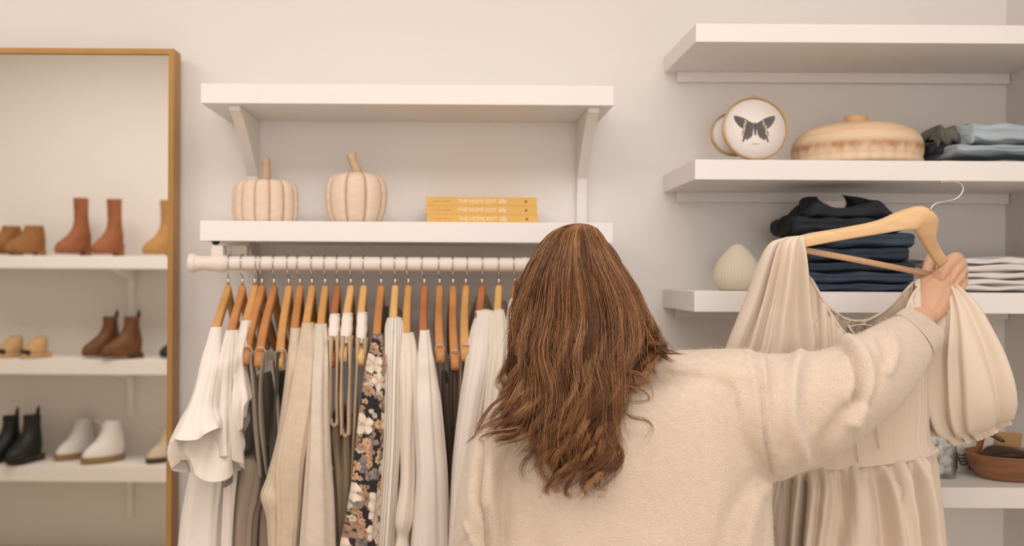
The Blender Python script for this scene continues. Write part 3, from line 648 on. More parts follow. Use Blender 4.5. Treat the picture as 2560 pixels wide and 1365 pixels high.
# ---------------- garments on the rail ----------------
def cloth(name, rgb, **k):
    k.setdefault('rough', .9); k.setdefault('sheen', .15); k.setdefault('bump', .25); k.setdefault('bs', 350); return mat(name, rgb, **k)
Cwh = cloth('white_gauze', (236, 226, 216), var=.015, vs=20); Cwh2 = cloth('white_linen', (230, 218, 206), var=.02, vs=20)
Ccream = cloth('cream_linen', (226, 212, 196), var=.02); Ctaupe = cloth('taupe_linen', (140, 124, 106), var=.05); Ctaupe2 = cloth('light_taupe_linen', (152, 136, 118), var=.05)
Cdark = cloth('charcoal_cotton', (66, 60, 54)); Cbeige = cloth('oatmeal_knit', (208, 188, 164), var=.05, vs=60, bump=.5, bs=260); Cbeige2 = cloth('oatmeal_knit_pale', (214, 198, 180), var=.05, vs=60, bump=.5, bs=260)
Ctan = cloth('tan_rib_knit', (186, 160, 130), var=.04); Cbrown = cloth('brown_satin', (92, 70, 54), rough=.6); Clt = cloth('tan_satin', (178, 148, 120), rough=.7); Clin = cloth('collar_lining', (150, 130, 110))
def rows(R, arm=None):
    out = []
    if arm is not None:      # cloth lies over the wooden arm of its hanger
        N, E = arm; nq, eq = PX(N), PX(E); R2 = []
        for r in R:
            r = list(r)
            if r[0] < 912:
                s = min(1, max(.12, (r[0] - nq[1]) / (eq[1] - nq[1]))); ax = nq[0] + (eq[0] - nq[0]) * s; hw = 12.5
                r[1] = min(r[1], ax - hw); r[2] = max(r[2], ax + hw); d_ = N[1] + (E[1] - N[1]) * s; r[3] = d_ - max(0, r[4] - .022) * .5; r[4] = max(r[4], .024)
            R2.append(r)
        f = R2[0]; m_ = (f[1] + f[2]) / 2; h_ = (f[2] - f[1]) / 2; R = [[f[0] - 5, m_ - h_ * .45, m_ + h_ * .45, f[3] + .012, f[4] * .5], [f[0] - 2, m_ - h_ * .85, m_ + h_ * .85, f[3] + .004, f[4] * .85]] + R2
    for r in R:
        y, a, b, d, th = r[:5]; yr = r[5] if len(r) > 5 else y; out.append(SC((a, y), (b, yr), d, th))
    return out
def fold(amp, seed, f=(2, 9), grow=True, n=7):
    ns = snoise(seed, n, f); n2 = snoise(seed + 400, 6, (8, 16))
    return lambda t, th: amp * (1.5 * ns(t, th) + .45 * n2(t * .6, th + .15 * np.sin(7 * t + seed))) * ((.25 + .75 * np.minimum(1, t * 2)) if grow else 1)
GARM = []
def garment(idx, label, cat, m, sleeve, body=None, amp=.005, seed=1, name='blouse', sname='sleeve', vec=None, group=None, cap=(True, True), shrink=4, bodyname='body', bw=13):
    N, E = NECK[idx]; t = thing(name, (N[0], YR, .5), label, cat, group); GARM.append(t)
    if sleeve:
        V, Fc = loft(rows(sleeve, NECK[idx]), 110, 90, fold(amp, seed), e=.85, cap=cap, vec=vec); mk(sname, V, Fc, m, t, solid=.0012 if not cap[1] else 0)
    yaw = (NECK[idx][0][0] - NECK[idx][1][0]) / .195
    if body is None:
        body = [(max(r[0], 872), r[1] + shrink, r[2] - shrink) for r in sleeve if r[0] > 860 and r[0] < 1400]; body.append((1800, body[-1][1] - 4, body[-1][2])); mw = bw; body = [(y, (a + b) / 2 - min((b - a) / 2, mw), (a + b) / 2 + min((b - a) / 2, mw)) for y, a, b in body]
    secs = [SN(y, a, b, 2.06, .15, yaw) for (y, a, b) in body]
    V, Fc = loft(secs, 110, 150, fold(amp * .6, seed + 3, (5, 18)), e=.55); mk(bodyname, V, Fc, m, t)
    return t
def hem_drop(amp, k, p, t0=.6, tilt=0):
    def f(t, th):
        g = np.clip((t - t0) / (1 - t0), 0, 1) ** 1.3
        return np.concatenate([.35 * amp * g * np.sin(k * th * 1.7 + p), -.5 * amp * g * np.cos(k * th + p * 2), -amp * g * (.5 + .5 * np.sin(k * th + p)) - tilt * g * np.cos(th)], 2)
    return f
garment(0, 'leftmost white gauze top with a wide fluttering sleeve', 'blouse', Cwh,
        [(820, 532, 553, 2.115, .010), (850, 521, 554, 2.08, .02), (900, 504, 553, 2.035, .026), (960, 490, 546, 2.01, .032), (1010, 472, 545, 2.0, .038), (1045, 452, 552, 1.985, .045, 1035), (1075, 436, 558, 1.975, .055, 1050), (1092, 428, 562, 1.97, .06, 1060)],
        [(960, 505, 556), (1100, 470, 568), (1200, 456, 566), (1365, 428, 556), (1800, 395, 560)], .007, 3, vec=hem_drop(.012, 4, .8, .8), cap=(True, False), bw=46)
V, Fc = loft(rows([(1000, 492, 548, 2.035, .03), (1050, 462, 580, 2.03, .045), (1090, 440, 598, 2.025, .06), (1120, 440, 604, 2.02, .065), (1140, 452, 602, 2.02, .065, 1146)]), 90, 120, fold(.011, 77, (3, 10)), e=.85, cap=(True, False), vec=hem_drop(.034, 3, 5.2, .6))
o = mk('flounce', V, Fc, Cwh2, GARM[0], solid=.0012)
garment(1, 'second white gauze top from the left, its sleeve hem drooping behind the first', 'blouse', Cwh2,
        [(828, 572, 593, 2.105, .010), (860, 560, 594, 2.075, .02), (900, 549, 593, 2.045, .025), (960, 541, 590, 2.03, .028), (1020, 534, 590, 2.02, .032), (1060, 530, 598, 2.015, .045, 1068), (1110, 532, 604, 2.01, .05, 1135)],
        [(960, 560, 596), (1100, 556, 590), (1365, 548, 580), (1800, 540, 580)], .005, 5, vec=hem_drop(.02, 3, 2.2, .7), cap=(True, False))
garment(2, 'white gauze top whose pointed flutter sleeve touches the taupe dresses', 'blouse', Cwh2,
        [(804, 613, 629, 2.125, .009), (840, 603, 624, 2.09, .016), (880, 594, 614, 2.06, .02), (920, 586, 614, 2.045, .022), (960, 580, 622, 2.04, .03), (990, 578, 630, 2.035, .04), (1040, 580, 622, 2.035, .045, 1000), (1100, 584, 618, 2.04, .045, 1030)],
        [(960, 590, 612), (1100, 584, 604), (1365, 562, 582), (1800, 560, 585)], .005, 8, vec=hem_drop(.016, 2, 3.1, .7), cap=(True, False))
def strap_thing(idx, label, cat, m, strips, body, ucap=None, name='strap_dress', band=None, bandm=None, seed=1, thin=False, loop=None, th=.05):
    N, E = NECK[idx]; t = thing(name, (N[0], YR, .5), label, cat); GARM.append(t); yaw = (N[0] - E[0]) / .195
    if band:
        V, Fc = loft(rows(band, NECK[idx]), 40, 40, lambda t_, th_: .0006 * np.sin(40 * t_), e=.75); mk('strap', V, Fc, bandm or m, t)
    for s in strips:
        if thin:
            V, Fc = tube(crom([P(x, y, d) for (x, y, d) in s], 40), .0016, 8)
        else:
            V, Fc = loft(rows(s), 50, 24, lambda t_, th_: .0008 * np.sin(9 * t_ + 2), e=.6)
        mk('strap', V, Fc, m, t)
    if loop:
        x0, x1, y, d = loop
        V, Fc = tube(crom([P(x0 - 1, y + 50, d + .004), P(x0 - 1, y + 8, d - .004), P((x0 + x1) / 2, y - 1, d - .012), P(x1 + 1, y + 8, d - .004), P(x1 + 1, y + 50, d + .004)], 30), .0016, 8); mk('strap_loop', V, Fc, mat('strap_elastic', (206, 188, 168), .8), t)
    if band:
        a_, b_ = strips[0][-1], strips[1][-1]; xa_, xb_ = a_[2] - 4, b_[1] + 4
        V, Fc = tube(crom([P(xa_, a_[0] - 14, 2.0), P(xa_ + 2, a_[0] - 2, 1.996), P((xa_ + xb_) / 2, a_[0] + 4, 1.994), P(xb_ - 2, a_[0] - 2, 1.996), P(xb_, a_[0] - 14, 2.0)], 30), .0034, 10); mk('armhole_edge', V, Fc, m, t)
    if body:
        V, Fc = loft([SN(y, a, b, 2.045, .15, yaw) for (y, a, b) in body], 110, 150, fold(.004, seed, (5, 16)), e=.55); mk('body', V, Fc, m, t)
    return t
strap_thing(3, 'taupe linen strap dress, left one of two, behind the white flutter sleeve', 'dress', Ctaupe2,
            [[(884, 610, 616, 2.06, .02), (920, 604, 612, 2.12, .09), (1000, 598, 607, 2.12, .10), (1100, 590, 600, 2.12, .11), (1190, 585, 600, 2.12, .12)], [(960, 618, 640, 2.26, .06), (1100, 610, 648, 2.25, .06), (1190, 600, 655, 2.22, .08)], [(880, 622, 630, 2.05, .012), (960, 630, 642, 2.05, .02), (1060, 636, 650, 2.05, .02), (1190, 648, 660, 2.05, .02)]],
            [(1150, 592, 644), (1185, 586, 664), (1250, 580, 655), (1365, 574, 640), (1800, 560, 640)], seed=12, loop=(606, 628, 866, 2.05))
strap_thing(4, 'taupe linen strap dress, right one of two, with deep armhole', 'dress', Ctaupe,
            [[(930, 664, 676, 2.24, .03), (1000, 660, 692, 2.26, .06), (1100, 662, 698, 2.26, .06), (1190, 664, 704, 2.24, .07)], [(880, 658, 665, 2.05, .012), (960, 648, 656, 2.03, .012), (1060, 650, 658, 2.03, .012), (1185, 664, 672, 2.03, .012)], [(900, 676, 684, 2.05, .012), (1000, 690, 698, 2.03, .012), (1100, 696, 704, 2.03, .012), (1185, 696, 708, 2.03, .012)]],
            [(1178, 660, 706), (1250, 652, 700), (1365, 642, 690), (1800, 630, 700)], seed=14, loop=(640, 662, 869, 2.05))
strap_thing(5, 'charcoal strap garment squeezed between taupe dresses and beige knits', 'dress', Cdark,
            [[(930, 694, 712, 2.2, .05), (1000, 692, 722, 2.16, .08), (1100, 690, 722, 2.12, .1), (1250, 690, 722, 2.12, .1)], [(880, 692, 700, 2.04, .01), (960, 688, 696, 2.03, .012), (1060, 686, 694, 2.03, .012), (1200, 680, 690, 2.03, .012)]], [(1200, 690, 720), (1800, 690, 720)], seed=15, loop=(692, 714, 873, 2.05))
garment(6, 'oatmeal knit on the left of the beige knits, elbow poking out low', 'sweater', Cbeige,
        [(822, 731, 748, 2.11, .012), (860, 724, 750, 2.07, .02), (900, 719, 748, 2.04, .026), (1000, 707, 744, 2.03, .03), (1100, 692, 736, 2.02, .03), (1190, 668, 722, 2.01, .032), (1238, 653, 716, 2.0, .034), (1290, 667, 714, 2.01, .032), (1365, 672, 714, 2.02, .032), (1480, 678, 714, 2.03, .03)], None, .003, 21, name='sweater')
garment(7, 'oatmeal knit with a diagonal seam across its long sleeve', 'sweater', Cbeige,
        [(810, 757, 784, 2.115, .012), (860, 748, 791, 2.065, .022), (900, 742, 794, 2.03, .03), (1000, 725, 792, 2.0, .036), (1100, 703, 778, 1.99, .04), (1180, 692, 766, 1.99, .04), (1290, 694, 758, 2.0, .036), (1365, 690, 752, 2.01, .036), (1480, 688, 752, 2.02, .034)], None, .0035, 23, name='sweater')
garment(8, 'pale oatmeal knit with the widest straight sleeve, beside the tan tank dresses', 'sweater', Cbeige2,
        [(812, 787, 816, 2.12, .012), (860, 780, 823, 2.06, .024), (920, 775, 824, 2.02, .032), (1000, 772, 824, 2.0, .036), (1130, 768, 828, 1.98, .04), (1250, 760, 836, 1.98, .042), (1365, 752, 840, 1.98, .044), (1480, 745, 845, 1.99, .04)], None, .0035, 27, name='sweater')
for gi_, ln_ in ((7, [([(778, 1035), (745, 1105), (692, 1182)], 4, -.004), ([(772, 1030), (738, 1100), (686, 1178)], 6, .003)]), (8, [([(766, 1150), (788, 1132), (812, 1150), (838, 1178)], 4, -.004), ([(764, 1143), (788, 1125), (814, 1143), (838, 1170)], 6, .003)])):
    for ch in GARM[gi_].children:
        if ch.name.startswith('sleeve'): ridges(ch, ln_)
Cwb = cloth('white_strap_cotton', (238, 226, 214), bump=.4)
strap_thing(9, 'tan rib tank dress, first of two with deep armholes', 'dress', Ctan,
            [[(840, 823, 834, 2.06, .012), (925, 823, 831, 2.02, .012), (1000, 822, 830, 2.01, .012), (1060, 821, 831, 2.01, .014)], [(840, 840, 851, 2.07, .02), (925, 840, 849, 2.03, .02), (1000, 840, 848, 2.02, .02), (1060, 839, 850, 2.01, .016)]],
            [(1056, 822, 850), (1110, 822, 852), (1200, 832, 860), (1365, 838, 866), (1800, 838, 870)], band=[(787, 834, 846, 2.15, .004), (791, 829, 850, 2.145, .009), (820, 826, 850, 2.10, .013), (850, 824, 848, 2.06, .013)], bandm=Cwb, seed=30, name='tank_dress')
strap_thing(10, 'tan rib tank dress, second of two, its armhole ending lowest', 'dress', Ctan,
            [[(840, 852, 862, 2.06, .012), (925, 851, 858, 2.01, .012), (1000, 850, 857, 2.0, .012), (1086, 850, 860, 2.0, .014)], [(840, 870, 882, 2.07, .02), (925, 872, 880, 2.03, .02), (1000, 870, 878, 2.02, .02), (1086, 867, 878, 2.0, .016)]],
            [(1082, 850, 878), (1120, 848, 880), (1200, 846, 882), (1365, 846, 872), (1800, 850, 875)], band=[(785, 865, 877, 2.15, .004), (789, 860, 881, 2.145, .009), (820, 857, 881, 2.10, .013), (856, 854, 878, 2.05, .013)], bandm=Cwb, seed=32, name='tank_dress')
strap_thing(11, 'tan strap dress right beside the dark floral dress', 'dress', Ctan,
            [[(845, 890, 900, 2.06, .012), (925, 889, 896, 2.03, .012), (1050, 884, 892, 2.03, .02), (1200, 876, 886, 2.04, .02)], [(845, 908, 919, 2.07, .02), (925, 910, 918, 2.06, .02), (1050, 906, 914, 2.06, .02), (1200, 900, 908, 2.06, .02)]],
            [(1190, 878, 900), (1800, 860, 900)], band=[(783, 902, 914, 2.15, .004), (787, 897, 918, 2.145, .009), (820, 895, 918, 2.10, .013), (856, 892, 916, 2.05, .013)], bandm=Cwb, seed=33, name='tank_dress')

# floral dress: the print is fabric colour, worked out flower by flower
def floral(V, seed=5):
    r = np.random.RandomState(seed); base = np.array(lin((42, 38, 40))); col = np.tile(base, (len(V), 1))
    u = V[:, 0] + V[:, 1] * .55; v = V[:, 2]
    u0, u1, v0, v1 = u.min(), u.max(), v.min(), v.max(); ar = (u1 - u0) * (v1 - v0)
    cream, peach, tan_, grey, rust = [np.array(lin(c)) for c in ((228, 212, 192), (206, 164, 128), (176, 140, 112), (126, 120, 118), (120, 74, 52))]
    def put(n, R0, R1, cs, pet, core):
        nonlocal col
        for _ in range(int(n)):
            cu, cv = r.uniform(u0, u1), r.uniform(v0, v1); R = r.uniform(R0, R1); ph = r.rand() * 6; c = cs[r.randint(len(cs))]; k = pet
            m = (np.abs(u - cu) < R) & (np.abs(v - cv) < R)
            if not m.any(): continue
            du, dv = (u[m] - cu), (v[m] - cv); rr = np.hypot(du, dv) / R; an = np.arctan2(dv, du)
            edge = .62 + .38 * np.abs(np.cos(k / 2 * an + ph)) ** .7 + .05 * np.sin(9 * an)
            ins = rr < edge; f = np.clip(rr / edge, 0, 1)
            cc = c[None] * (.72 + .38 * np.abs(np.cos(k / 2 * an + ph)))[:, None] * (.85 + .2 * f)[:, None]
            cc[rr < .2] = core; sub = col[m]; sub[ins] = np.clip(cc[ins], 0, 1); col[m] = sub
    put(ar * 1500, .009, .016, [grey, tan_ * .8], 4, grey * .5)
    put(ar * 3400, .004, .0075, [peach, tan_, cream * .8], 5, rust)
    put(ar * 700, .008, .012, [peach, tan_], 8, rust)
    put(ar * 230, .016, .024, [cream, cream * .9], 5, peach)
    return col
Mflo = mat('dark_floral_print', (60, 55, 52), .85, attr='Col', sheen=.1)
N, E = NECK[12]; t = thing('floral_dress', (N[0], YR, .5), 'dark dress printed with cream and peach flowers', 'dress'); GARM.append(t)
V, Fc = loft(rows([(836, 939, 956, 2.105, .012), (870, 926, 960, 2.07, .02), (900, 918, 963, 2.04, .03), (1000, 903, 965, 2.01, .036), (1100, 891, 962, 2.0, .04), (1200, 880, 958, 1.99, .042), (1300, 862, 950, 1.98, .044), (1365, 850, 944, 1.98, .045), (1480, 838, 938, 1.98, .045)], NECK[12]), 360, 200, fold(.004, 40), e=.85)
mk('sleeve', V, Fc, Mflo, t, col=floral(V))
V, Fc = loft([SN(y, a, b, 2.055, .17, .05) for (y, a, b) in [(872, 930, 958), (1000, 908, 960), (1200, 886, 955), (1365, 856, 942), (1800, 830, 950)]], 260, 260, fold(.004, 41, (5, 16)), e=.55)
mk('body', V, Fc, Mflo, t, col=floral(V, 6))
V, Fc = loft([SC((948, 850), (962, 850), 2.2, .05), SC((955, 800), (968, 800), 2.24, .07), SC((958, 768), (970, 766), 2.28, .06)], 20, 24); mk('collar', V, Fc, Cdark, t)

# striped shirt: stripes woven along the sleeve
V, Fc = loft(rows([(796, 968, 1004, 2.135, .016), (820, 962, 1008, 2.11, .024), (860, 962, 1007, 2.06, .03), (950, 962, 1003, 2.03, .032), (1100, 958, 1000, 2.01, .034), (1250, 948, 992, 2.0, .036), (1365, 940, 985, 2.0, .038), (1480, 932, 980, 2.0, .038)], NECK[13]), 160, 240, fold(.0025, 44), e=.85)
N, E = NECK[13]; t = thing('striped_shirt', (N[0], YR, .5), 'white shirt with fine grey stripes and a stand collar', 'shirt'); GARM.append(t)
an = np.tile(np.arange(240), 160); an = np.concatenate([an, [0, 0]]); cA, cB = np.array(lin((232, 220, 206))), np.array(lin((172, 162, 148)))
Mstr = mat('fine_striped_cotton', (220, 210, 200), .9, attr='Col', sheen=.1)
cc = np.where((an % 12 < 3)[:, None], cB, cA); mk('sleeve', V, Fc, Mstr, t, col=cc)
V, Fc = loft([SN(y, a, b, 2.06, .17, .02) for (y, a, b) in [(872, 966, 1003), (1100, 962, 998), (1365, 944, 982), (1800, 936, 980)]], 80, 240, fold(.003, 45, (5, 16)), e=.55)
an = np.concatenate([np.tile(np.arange(240), 80), [0, 0]]); mk('body', V, Fc, Mstr, t, col=np.where((an % 8 < 2)[:, None], cB, cA))
def collar(t, x0, x1, y0, y1, m=Clin, d=2.26, nm='collar'):
    xm = (x0 + x1) / 2; w_ = x1 - x0
    V, Fc = loft([SC((x0, y1 + 25), (x1, y1 + 25), d, .07), SC((x0 + 1, y1), (x1 - 1, y1), d, .07), SC((x0 + w_ * .12, (y0 + y1) / 2), (x1 - w_ * .12, (y0 + y1) / 2), d, .06), SC((x0 + w_ * .3, y0), (x1 - w_ * .3, y0), d, .04)], 24, 32)
    return mk(nm, V, Fc, m, t)
collar(t, 970, 1014, 772, 805)
garment(14, 'white blouse with a gathered cuff at the bottom of its sleeve', 'blouse', Ccream,
        [(834, 1004, 1034, 2.1, .014), (870, 1000, 1041, 2.06, .024), (950, 998, 1047, 2.03, .03), (1100, 999, 1042, 2.02, .032), (1200, 1000, 1040, 2.01, .034), (1290, 985, 1036, 2.0, .036), (1335, 990, 1022, 2.0, .024), (1365, 982, 1024, 2.0, .03)],
        [(872, 1006, 1040), (1100, 1004, 1038), (1365, 1000, 1040), (1800, 995, 1045)], .003, 50)
garment(15, 'white blouse with a broad smooth sleeve left of the brown straps', 'blouse', Cwh2,
        [(828, 1050, 1073, 2.105, .014), (870, 1046, 1079, 2.06, .024), (900, 1043, 1084, 2.04, .03), (950, 1038, 1092, 2.02, .034), (1010, 1036, 1101, 2.0, .04), (1100, 1040, 1110, 1.99, .042), (1200, 1042, 1118, 1.98, .044), (1365, 1030, 1124, 1.98, .046), (1480, 1028, 1128, 1.98, .046)], None, .0045, 53)
strap_thing(16, 'brown satin top with thin straps, first of three beside the white blouse', 'top', Cbrown, [[(1092, 866, 2.05), (1098, 950, 2.05), (1108, 1060, 2.05), (1122, 1190, 2.05)], [(1109, 866, 2.05), (1110, 950, 2.05), (1114, 1060, 2.05), (1126, 1190, 2.05)]],
            [(960, 1108, 1124), (1100, 1114, 1132), (1190, 1118, 1136), (1365, 1112, 1140), (1800, 1110, 1150)], thin=True, loop=(1091, 1109, 862, 2.05), seed=60, name='camisole')
strap_thing(17, 'brown satin top with thin straps, second of three', 'top', Cbrown, [[(1128, 880, 2.05), (1126, 960, 2.04), (1127, 1060, 2.04), (1129, 1190, 2.04)], [(1146, 880, 2.05), (1145, 960, 2.05), (1140, 1060, 2.04), (1133, 1190, 2.04)]],
            [(930, 1128, 1146), (1100, 1128, 1142), (1190, 1126, 1140), (1800, 1120, 1150)], thin=True, loop=(1128, 1147, 876, 2.05), seed=61, name='camisole')
strap_thing(18, 'tan satin top with thin straps, third of three, beside the white coat', 'top', Clt, [[(1154, 868, 2.05), (1151, 960, 2.04), (1146, 1060, 2.04), (1136, 1190, 2.04)], [(1173, 868, 2.05), (1170, 960, 2.05), (1160, 1060, 2.04), (1145, 1190, 2.04)]],
            [(925, 1152, 1180), (1060, 1148, 1170), (1190, 1140, 1160), (1800, 1140, 1165)], thin=True, loop=(1154, 1173, 862, 2.05), seed=62, name='camisole')
t = garment(19, 'white coat with a wide turned collar and brown lining', 'coat', Cwh2,
        [(778, 1216, 1232, 2.15, .016), (792, 1192, 1234, 2.13, .022), (820, 1180, 1232, 2.09, .03), (860, 1172, 1228, 2.05, .034), (920, 1164, 1222, 2.02, .036), (1000, 1152, 1208, 2.0, .038), (1100, 1140, 1194, 1.98, .04), (1200, 1131, 1186, 1.97, .042), (1365, 1122, 1184, 1.96, .044), (1480, 1118, 1184, 1.96, .044)], None, .004, 70, name='coat')
collar(t, 1172, 1238, 738, 800, d=2.30)
t = garment(20, 'cream jacket with a collar, between the white coat and the hair', 'jacket', Ccream,
        [(776, 1236, 1258, 2.15, .016), (795, 1224, 1264, 2.12, .022), (830, 1222, 1266, 2.08, .03), (880, 1222, 1264, 2.04, .034), (1000, 1208, 1256, 2.0, .036), (1100, 1196, 1250, 1.99, .038), (1300, 1186, 1240, 1.98, .04), (1480, 1180, 1236, 1.98, .04)], None, .004, 73, name='jacket')
collar(t, 1238, 1276, 752, 800, d=2.28)
t = garment(21, 'white shirt on the last hanger, mostly behind the hair', 'shirt', Cwh,
        [(748, 1278, 1306, 2.15, .016), (775, 1268, 1314, 2.12, .022), (830, 1262, 1322, 2.07, .03), (900, 1258, 1326, 2.03, .034), (1050, 1250, 1330, 2.0, .036), (1300, 1240, 1330, 1.99, .04), (1480, 1236, 1330, 1.98, .04)], None, .004, 76, name='shirt')
collar(t, 1270, 1310, 720, 770, d=2.28)

# ---------------- held hanger ----------------
Wh = mat('hanger_wood_pale', (222, 184, 138), .4, wood=.10, vs=10, stretch=(1.5, 1, 6))
hd = [((1940, 611), (1943, 630), 1.80), ((2015, 587), (2017, 615), 1.795), ((2107, 571), (2108, 598), 1.79), ((2193, 553), (2200, 583), 1.785), ((2250, 529), (2264, 573), 1.78), ((2308, 516), (2286, 573), 1.78),
      ((2343, 545), (2287, 577), 1.79), ((2337, 588), (2303, 603), 1.81), ((2346, 614), (2320, 632), 1.835), ((2367, 648), (2344, 665), 1.862)]
t = thing('clothes_hanger', P(2320, 520, 1.78), 'pale wooden hanger gripped in the raised hand, carrying the long beige dress', 'hanger')
pn = np.array([-.25, .9, .36]); pn /= np.linalg.norm(pn)
secs = [((P(*a, d) + P(*b, d)) / 2, (P(*a, d) - P(*b, d)) / 2, pn * (.008 if 0 < i < 9 else .006)) for i, (a, b, d) in enumerate(hd)]
V, Fc = loft(secs, 120, 32, e=.55); o = mk('wooden_arms', V, Fc, Wh, t)
hk = [(2326, 524), (2335, 512), (2354, 505), (2381, 500), (2398, 491), (2408, 474), (2402, 460), (2386, 454), (2366, 454), (2352, 456)]
V, Fc = tube(crom([P(*q, 1.775) for q in hk], 70), [.0016] * 68 + [.0022, .0022], 8); o = mk('hook', V, Fc, Mchrome, t); o['label'] = 'chrome wire hook'
V, Fc = tube([P(1950, 614, 1.80), P(2148, 651, 1.845), P(2325, 686, 1.885)], .0058, 14); o = mk('trouser_bar', V, Fc, mat('bar_wood', (224, 184, 144), .45, wood=.08, vs=20), t); o['label'] = 'round wooden bar'

# ---------------- beige dress ----------------
Cdr = mat('beige_cupro', (222, 205, 186), .75, sheen=.2, var=.012, vs=8, bump=.12, bs=500)
t = thing('long_dress', P(2140, 1365, 1.87), 'long beige dress with puff sleeves and a gathered tiered skirt', 'dress')
def gath(k, a, seed, t0=0., t1=1.):
    r = np.random.RandomState(seed); ph = r.rand(6) * 6; kk = k * np.array([1, .62, 1.38, .31, .2, 1.9]); am = np.array([.3, .25, .12, .2, .12, .08])
    def f(t, th):
        s = 0; w_ = th + .22 * np.sin(2 * th + ph[0] + t) + .13 * np.sin(5 * th + ph[1]) + .07 * np.sin(3 * th - 4 * t + ph[2])
        for i in range(6): s = s + am[i] * np.cos(np.round(kk[i]) * w_ + ph[i] + (.6 if i % 2 else -.5) * t * 2)
        return a * (np.sign(s) * np.abs(s) ** .85)
    return f
# left sleeve
gl = gath(11, .022, 3); pin = lambda t: .12 + .88 * np.clip(t * 2.6, 0, 1)
V, Fc = loft([SC((1968, 592), (2008, 588), 1.80, .012), SC((1934, 607), (2014, 608), 1.80, .020), SC((1912, 648), (2020, 650), 1.81, .030), (SC((1880, 738), (2030, 742), 1.83, .038)), SC((1853, 800), (2044, 800), 1.84, .042), SC((1826, 862), (2062, 862), 1.85, .045), SC((1800, 940), (2060, 940), 1.86, .045), SC((1830, 1030), (2010, 1030), 1.86, .03), SC((1840, 1045), (2000, 1045), 1.86, .028)],
             200, 260, lambda t_, th: gl(t_, th) * pin(t_) * (1 - .6 * np.clip((t_ - .85) / .15, 0, 1)), e=.95)
o = mk('sleeve', V, Fc, Cdr, t)
# gathers along the neck edge of the sleeve
ridges(o, [([(1990, 640), (2015, 655 - 12)], 5, .003), ([(1975, 690), (2018, 668)], 6, .005), ([(1955, 740), (2022, 700)], 7, .006), ([(1950, 790), (2026, 732)], 7, .006), ([(1975, 830), (2032, 765)], 7, .006),
           ([(1946, 612), (1938, 700), (1915, 800), (1885, 880)], 7, .007), ([(1968, 640), (1950, 700), (1925, 790), (1908, 870)], 10, -.008), ([(1935, 640), (1915, 720), (1885, 810), (1860, 870)], 12, .007), ([(2005, 760), (1990, 820), (1975, 885)], 8, .007), ([(2030, 790), (2012, 830), (2000, 885)], 7, -.006)], off=t.location)  if False else None
def ridge_world(o, rs):
    ridges(o, rs)
ridge_world(o, [([(1988, 648), (2014, 632)], 5, .004), ([(1972, 692), (2018, 662)], 6, .006), ([(1955, 744), (2022, 698)], 7, .007), ([(1950, 792), (2027, 732)], 7, .007), ([(1975, 836), (2034, 772)], 7, .007),
           ([(1948, 605), (1940, 700), (1915, 800), (1890, 880)], 7, .008), ([(1966, 640), (1950, 710), (1930, 800), (1912, 880)], 10, -.010), ([(1932, 640), (1910, 720), (1882, 810), (1856, 880)], 12, .008), ([(2010, 770), (1992, 825), (1978, 890)], 8, .008), ([(2036, 800), (2016, 840), (2004, 890)], 7, -.008)])
# right puff sleeve
gr = gath(10, .020, 8)
V, Fc = loft([SC((2350, 690), (2384, 712), 1.885, .02), SC((2344, 760), (2428, 752), 1.885, .045), SC((2330, 820), (2462, 812), 1.885, .065), SC((2318, 890), (2492, 872), 1.885, .078), SC((2318, 960), (2508, 936), 1.885, .085), SC((2326, 1020), (2516, 988), 1.885, .08), SC((2348, 1076), (2514, 1024), 1.885, .062), SC((2382, 1096), (2512, 1032), 1.885, .040), SC((2390, 1108), (2517, 1042), 1.885, .043)],
             200, 260, lambda t_, th: gr(t_, th) * (.3 + .7 * np.clip(t_ * 2, 0, 1)) * (1 - .2 * np.clip((t_ - .9) / .1, 0, 1)) + .0016 * np.cos(38 * th) * np.clip((t_ - .84) / .06, 0, 1), e=.95)
o = mk('sleeve', V, Fc, Cdr, t)
ridge_world(o, [([(2405, 760), (2440, 810), (2470, 880), (2488, 960), (2494, 1020)], 11, .010), ([(2400, 800), (2425, 860), (2440, 950), (2462, 1040)], 14, -.008), ([(2360, 850), (2372, 940), (2400, 1020), (2440, 1062)], 10, .009), ([(2345, 960), (2368, 1030), (2400, 1088)], 9, -.008), ([(2330, 880), (2336, 980), (2340, 1060)], 9, .008), ([(2455, 960), (2460, 1010), (2448, 1062)], 7, .006), ([(2490, 990), (2484, 1030)], 5, -.006)])
# bodice, open at the neck
gb = gath(24, .007, 12)
def neck(t_, th):
    near = np.clip(-np.sin(th), 0, 1); far = np.clip(np.sin(th), 0, 1); m = 1 - np.abs(np.cos(th)) ** 2.2; g = (1 - t_) ** 2.0
    z = -(m * (.128 * near ** .5 + .084 * far ** .5)) * g
    return np.concatenate([0 * z, 0 * z, z], 2)
bsec = [SC((2018, 690), (2296, 700), 1.855, .025), SC((2006, 790), (2302, 800), 1.86, .04), SC((1985, 900), (2312, 900), 1.865, .055), SC((1955, 1020), (2318, 1010), 1.87, .06), SC((1935, 1110), (2322, 1090), 1.87, .062), SC((1930, 1172), (2338, 1128), 1.87, .066)]
V, Fc = loft(bsec, 160, 300, lambda t_, th: gb(t_, th) * (1.2 - .9 * np.clip((t_ - .1) / .5, 0, 1)), cap=(False, False), vec=neck)
o = mk('bodice', V, Fc, Cdr, t, solid=.0015)
ridge_world(o, [([(2243, 1005), (2243, 1080), (2242, 1170)], 6, -.018), ([(2262, 1000), (2270, 1080), (2274, 1150)], 12, .012), ([(2300, 980), (2290, 1060), (2320, 1130)], 8, -.008), ([(2141, 1095), (2180, 1165)], 14, -.003), ([(2185, 1080), (2170, 1165)], 14, .003)])
ring = V[:300]
V, Fc = tube(np.vstack([ring[::4], ring[:1]]), .0028, 8, cap=False); o = mk('neck_binding', V, Fc, Cdr, t)
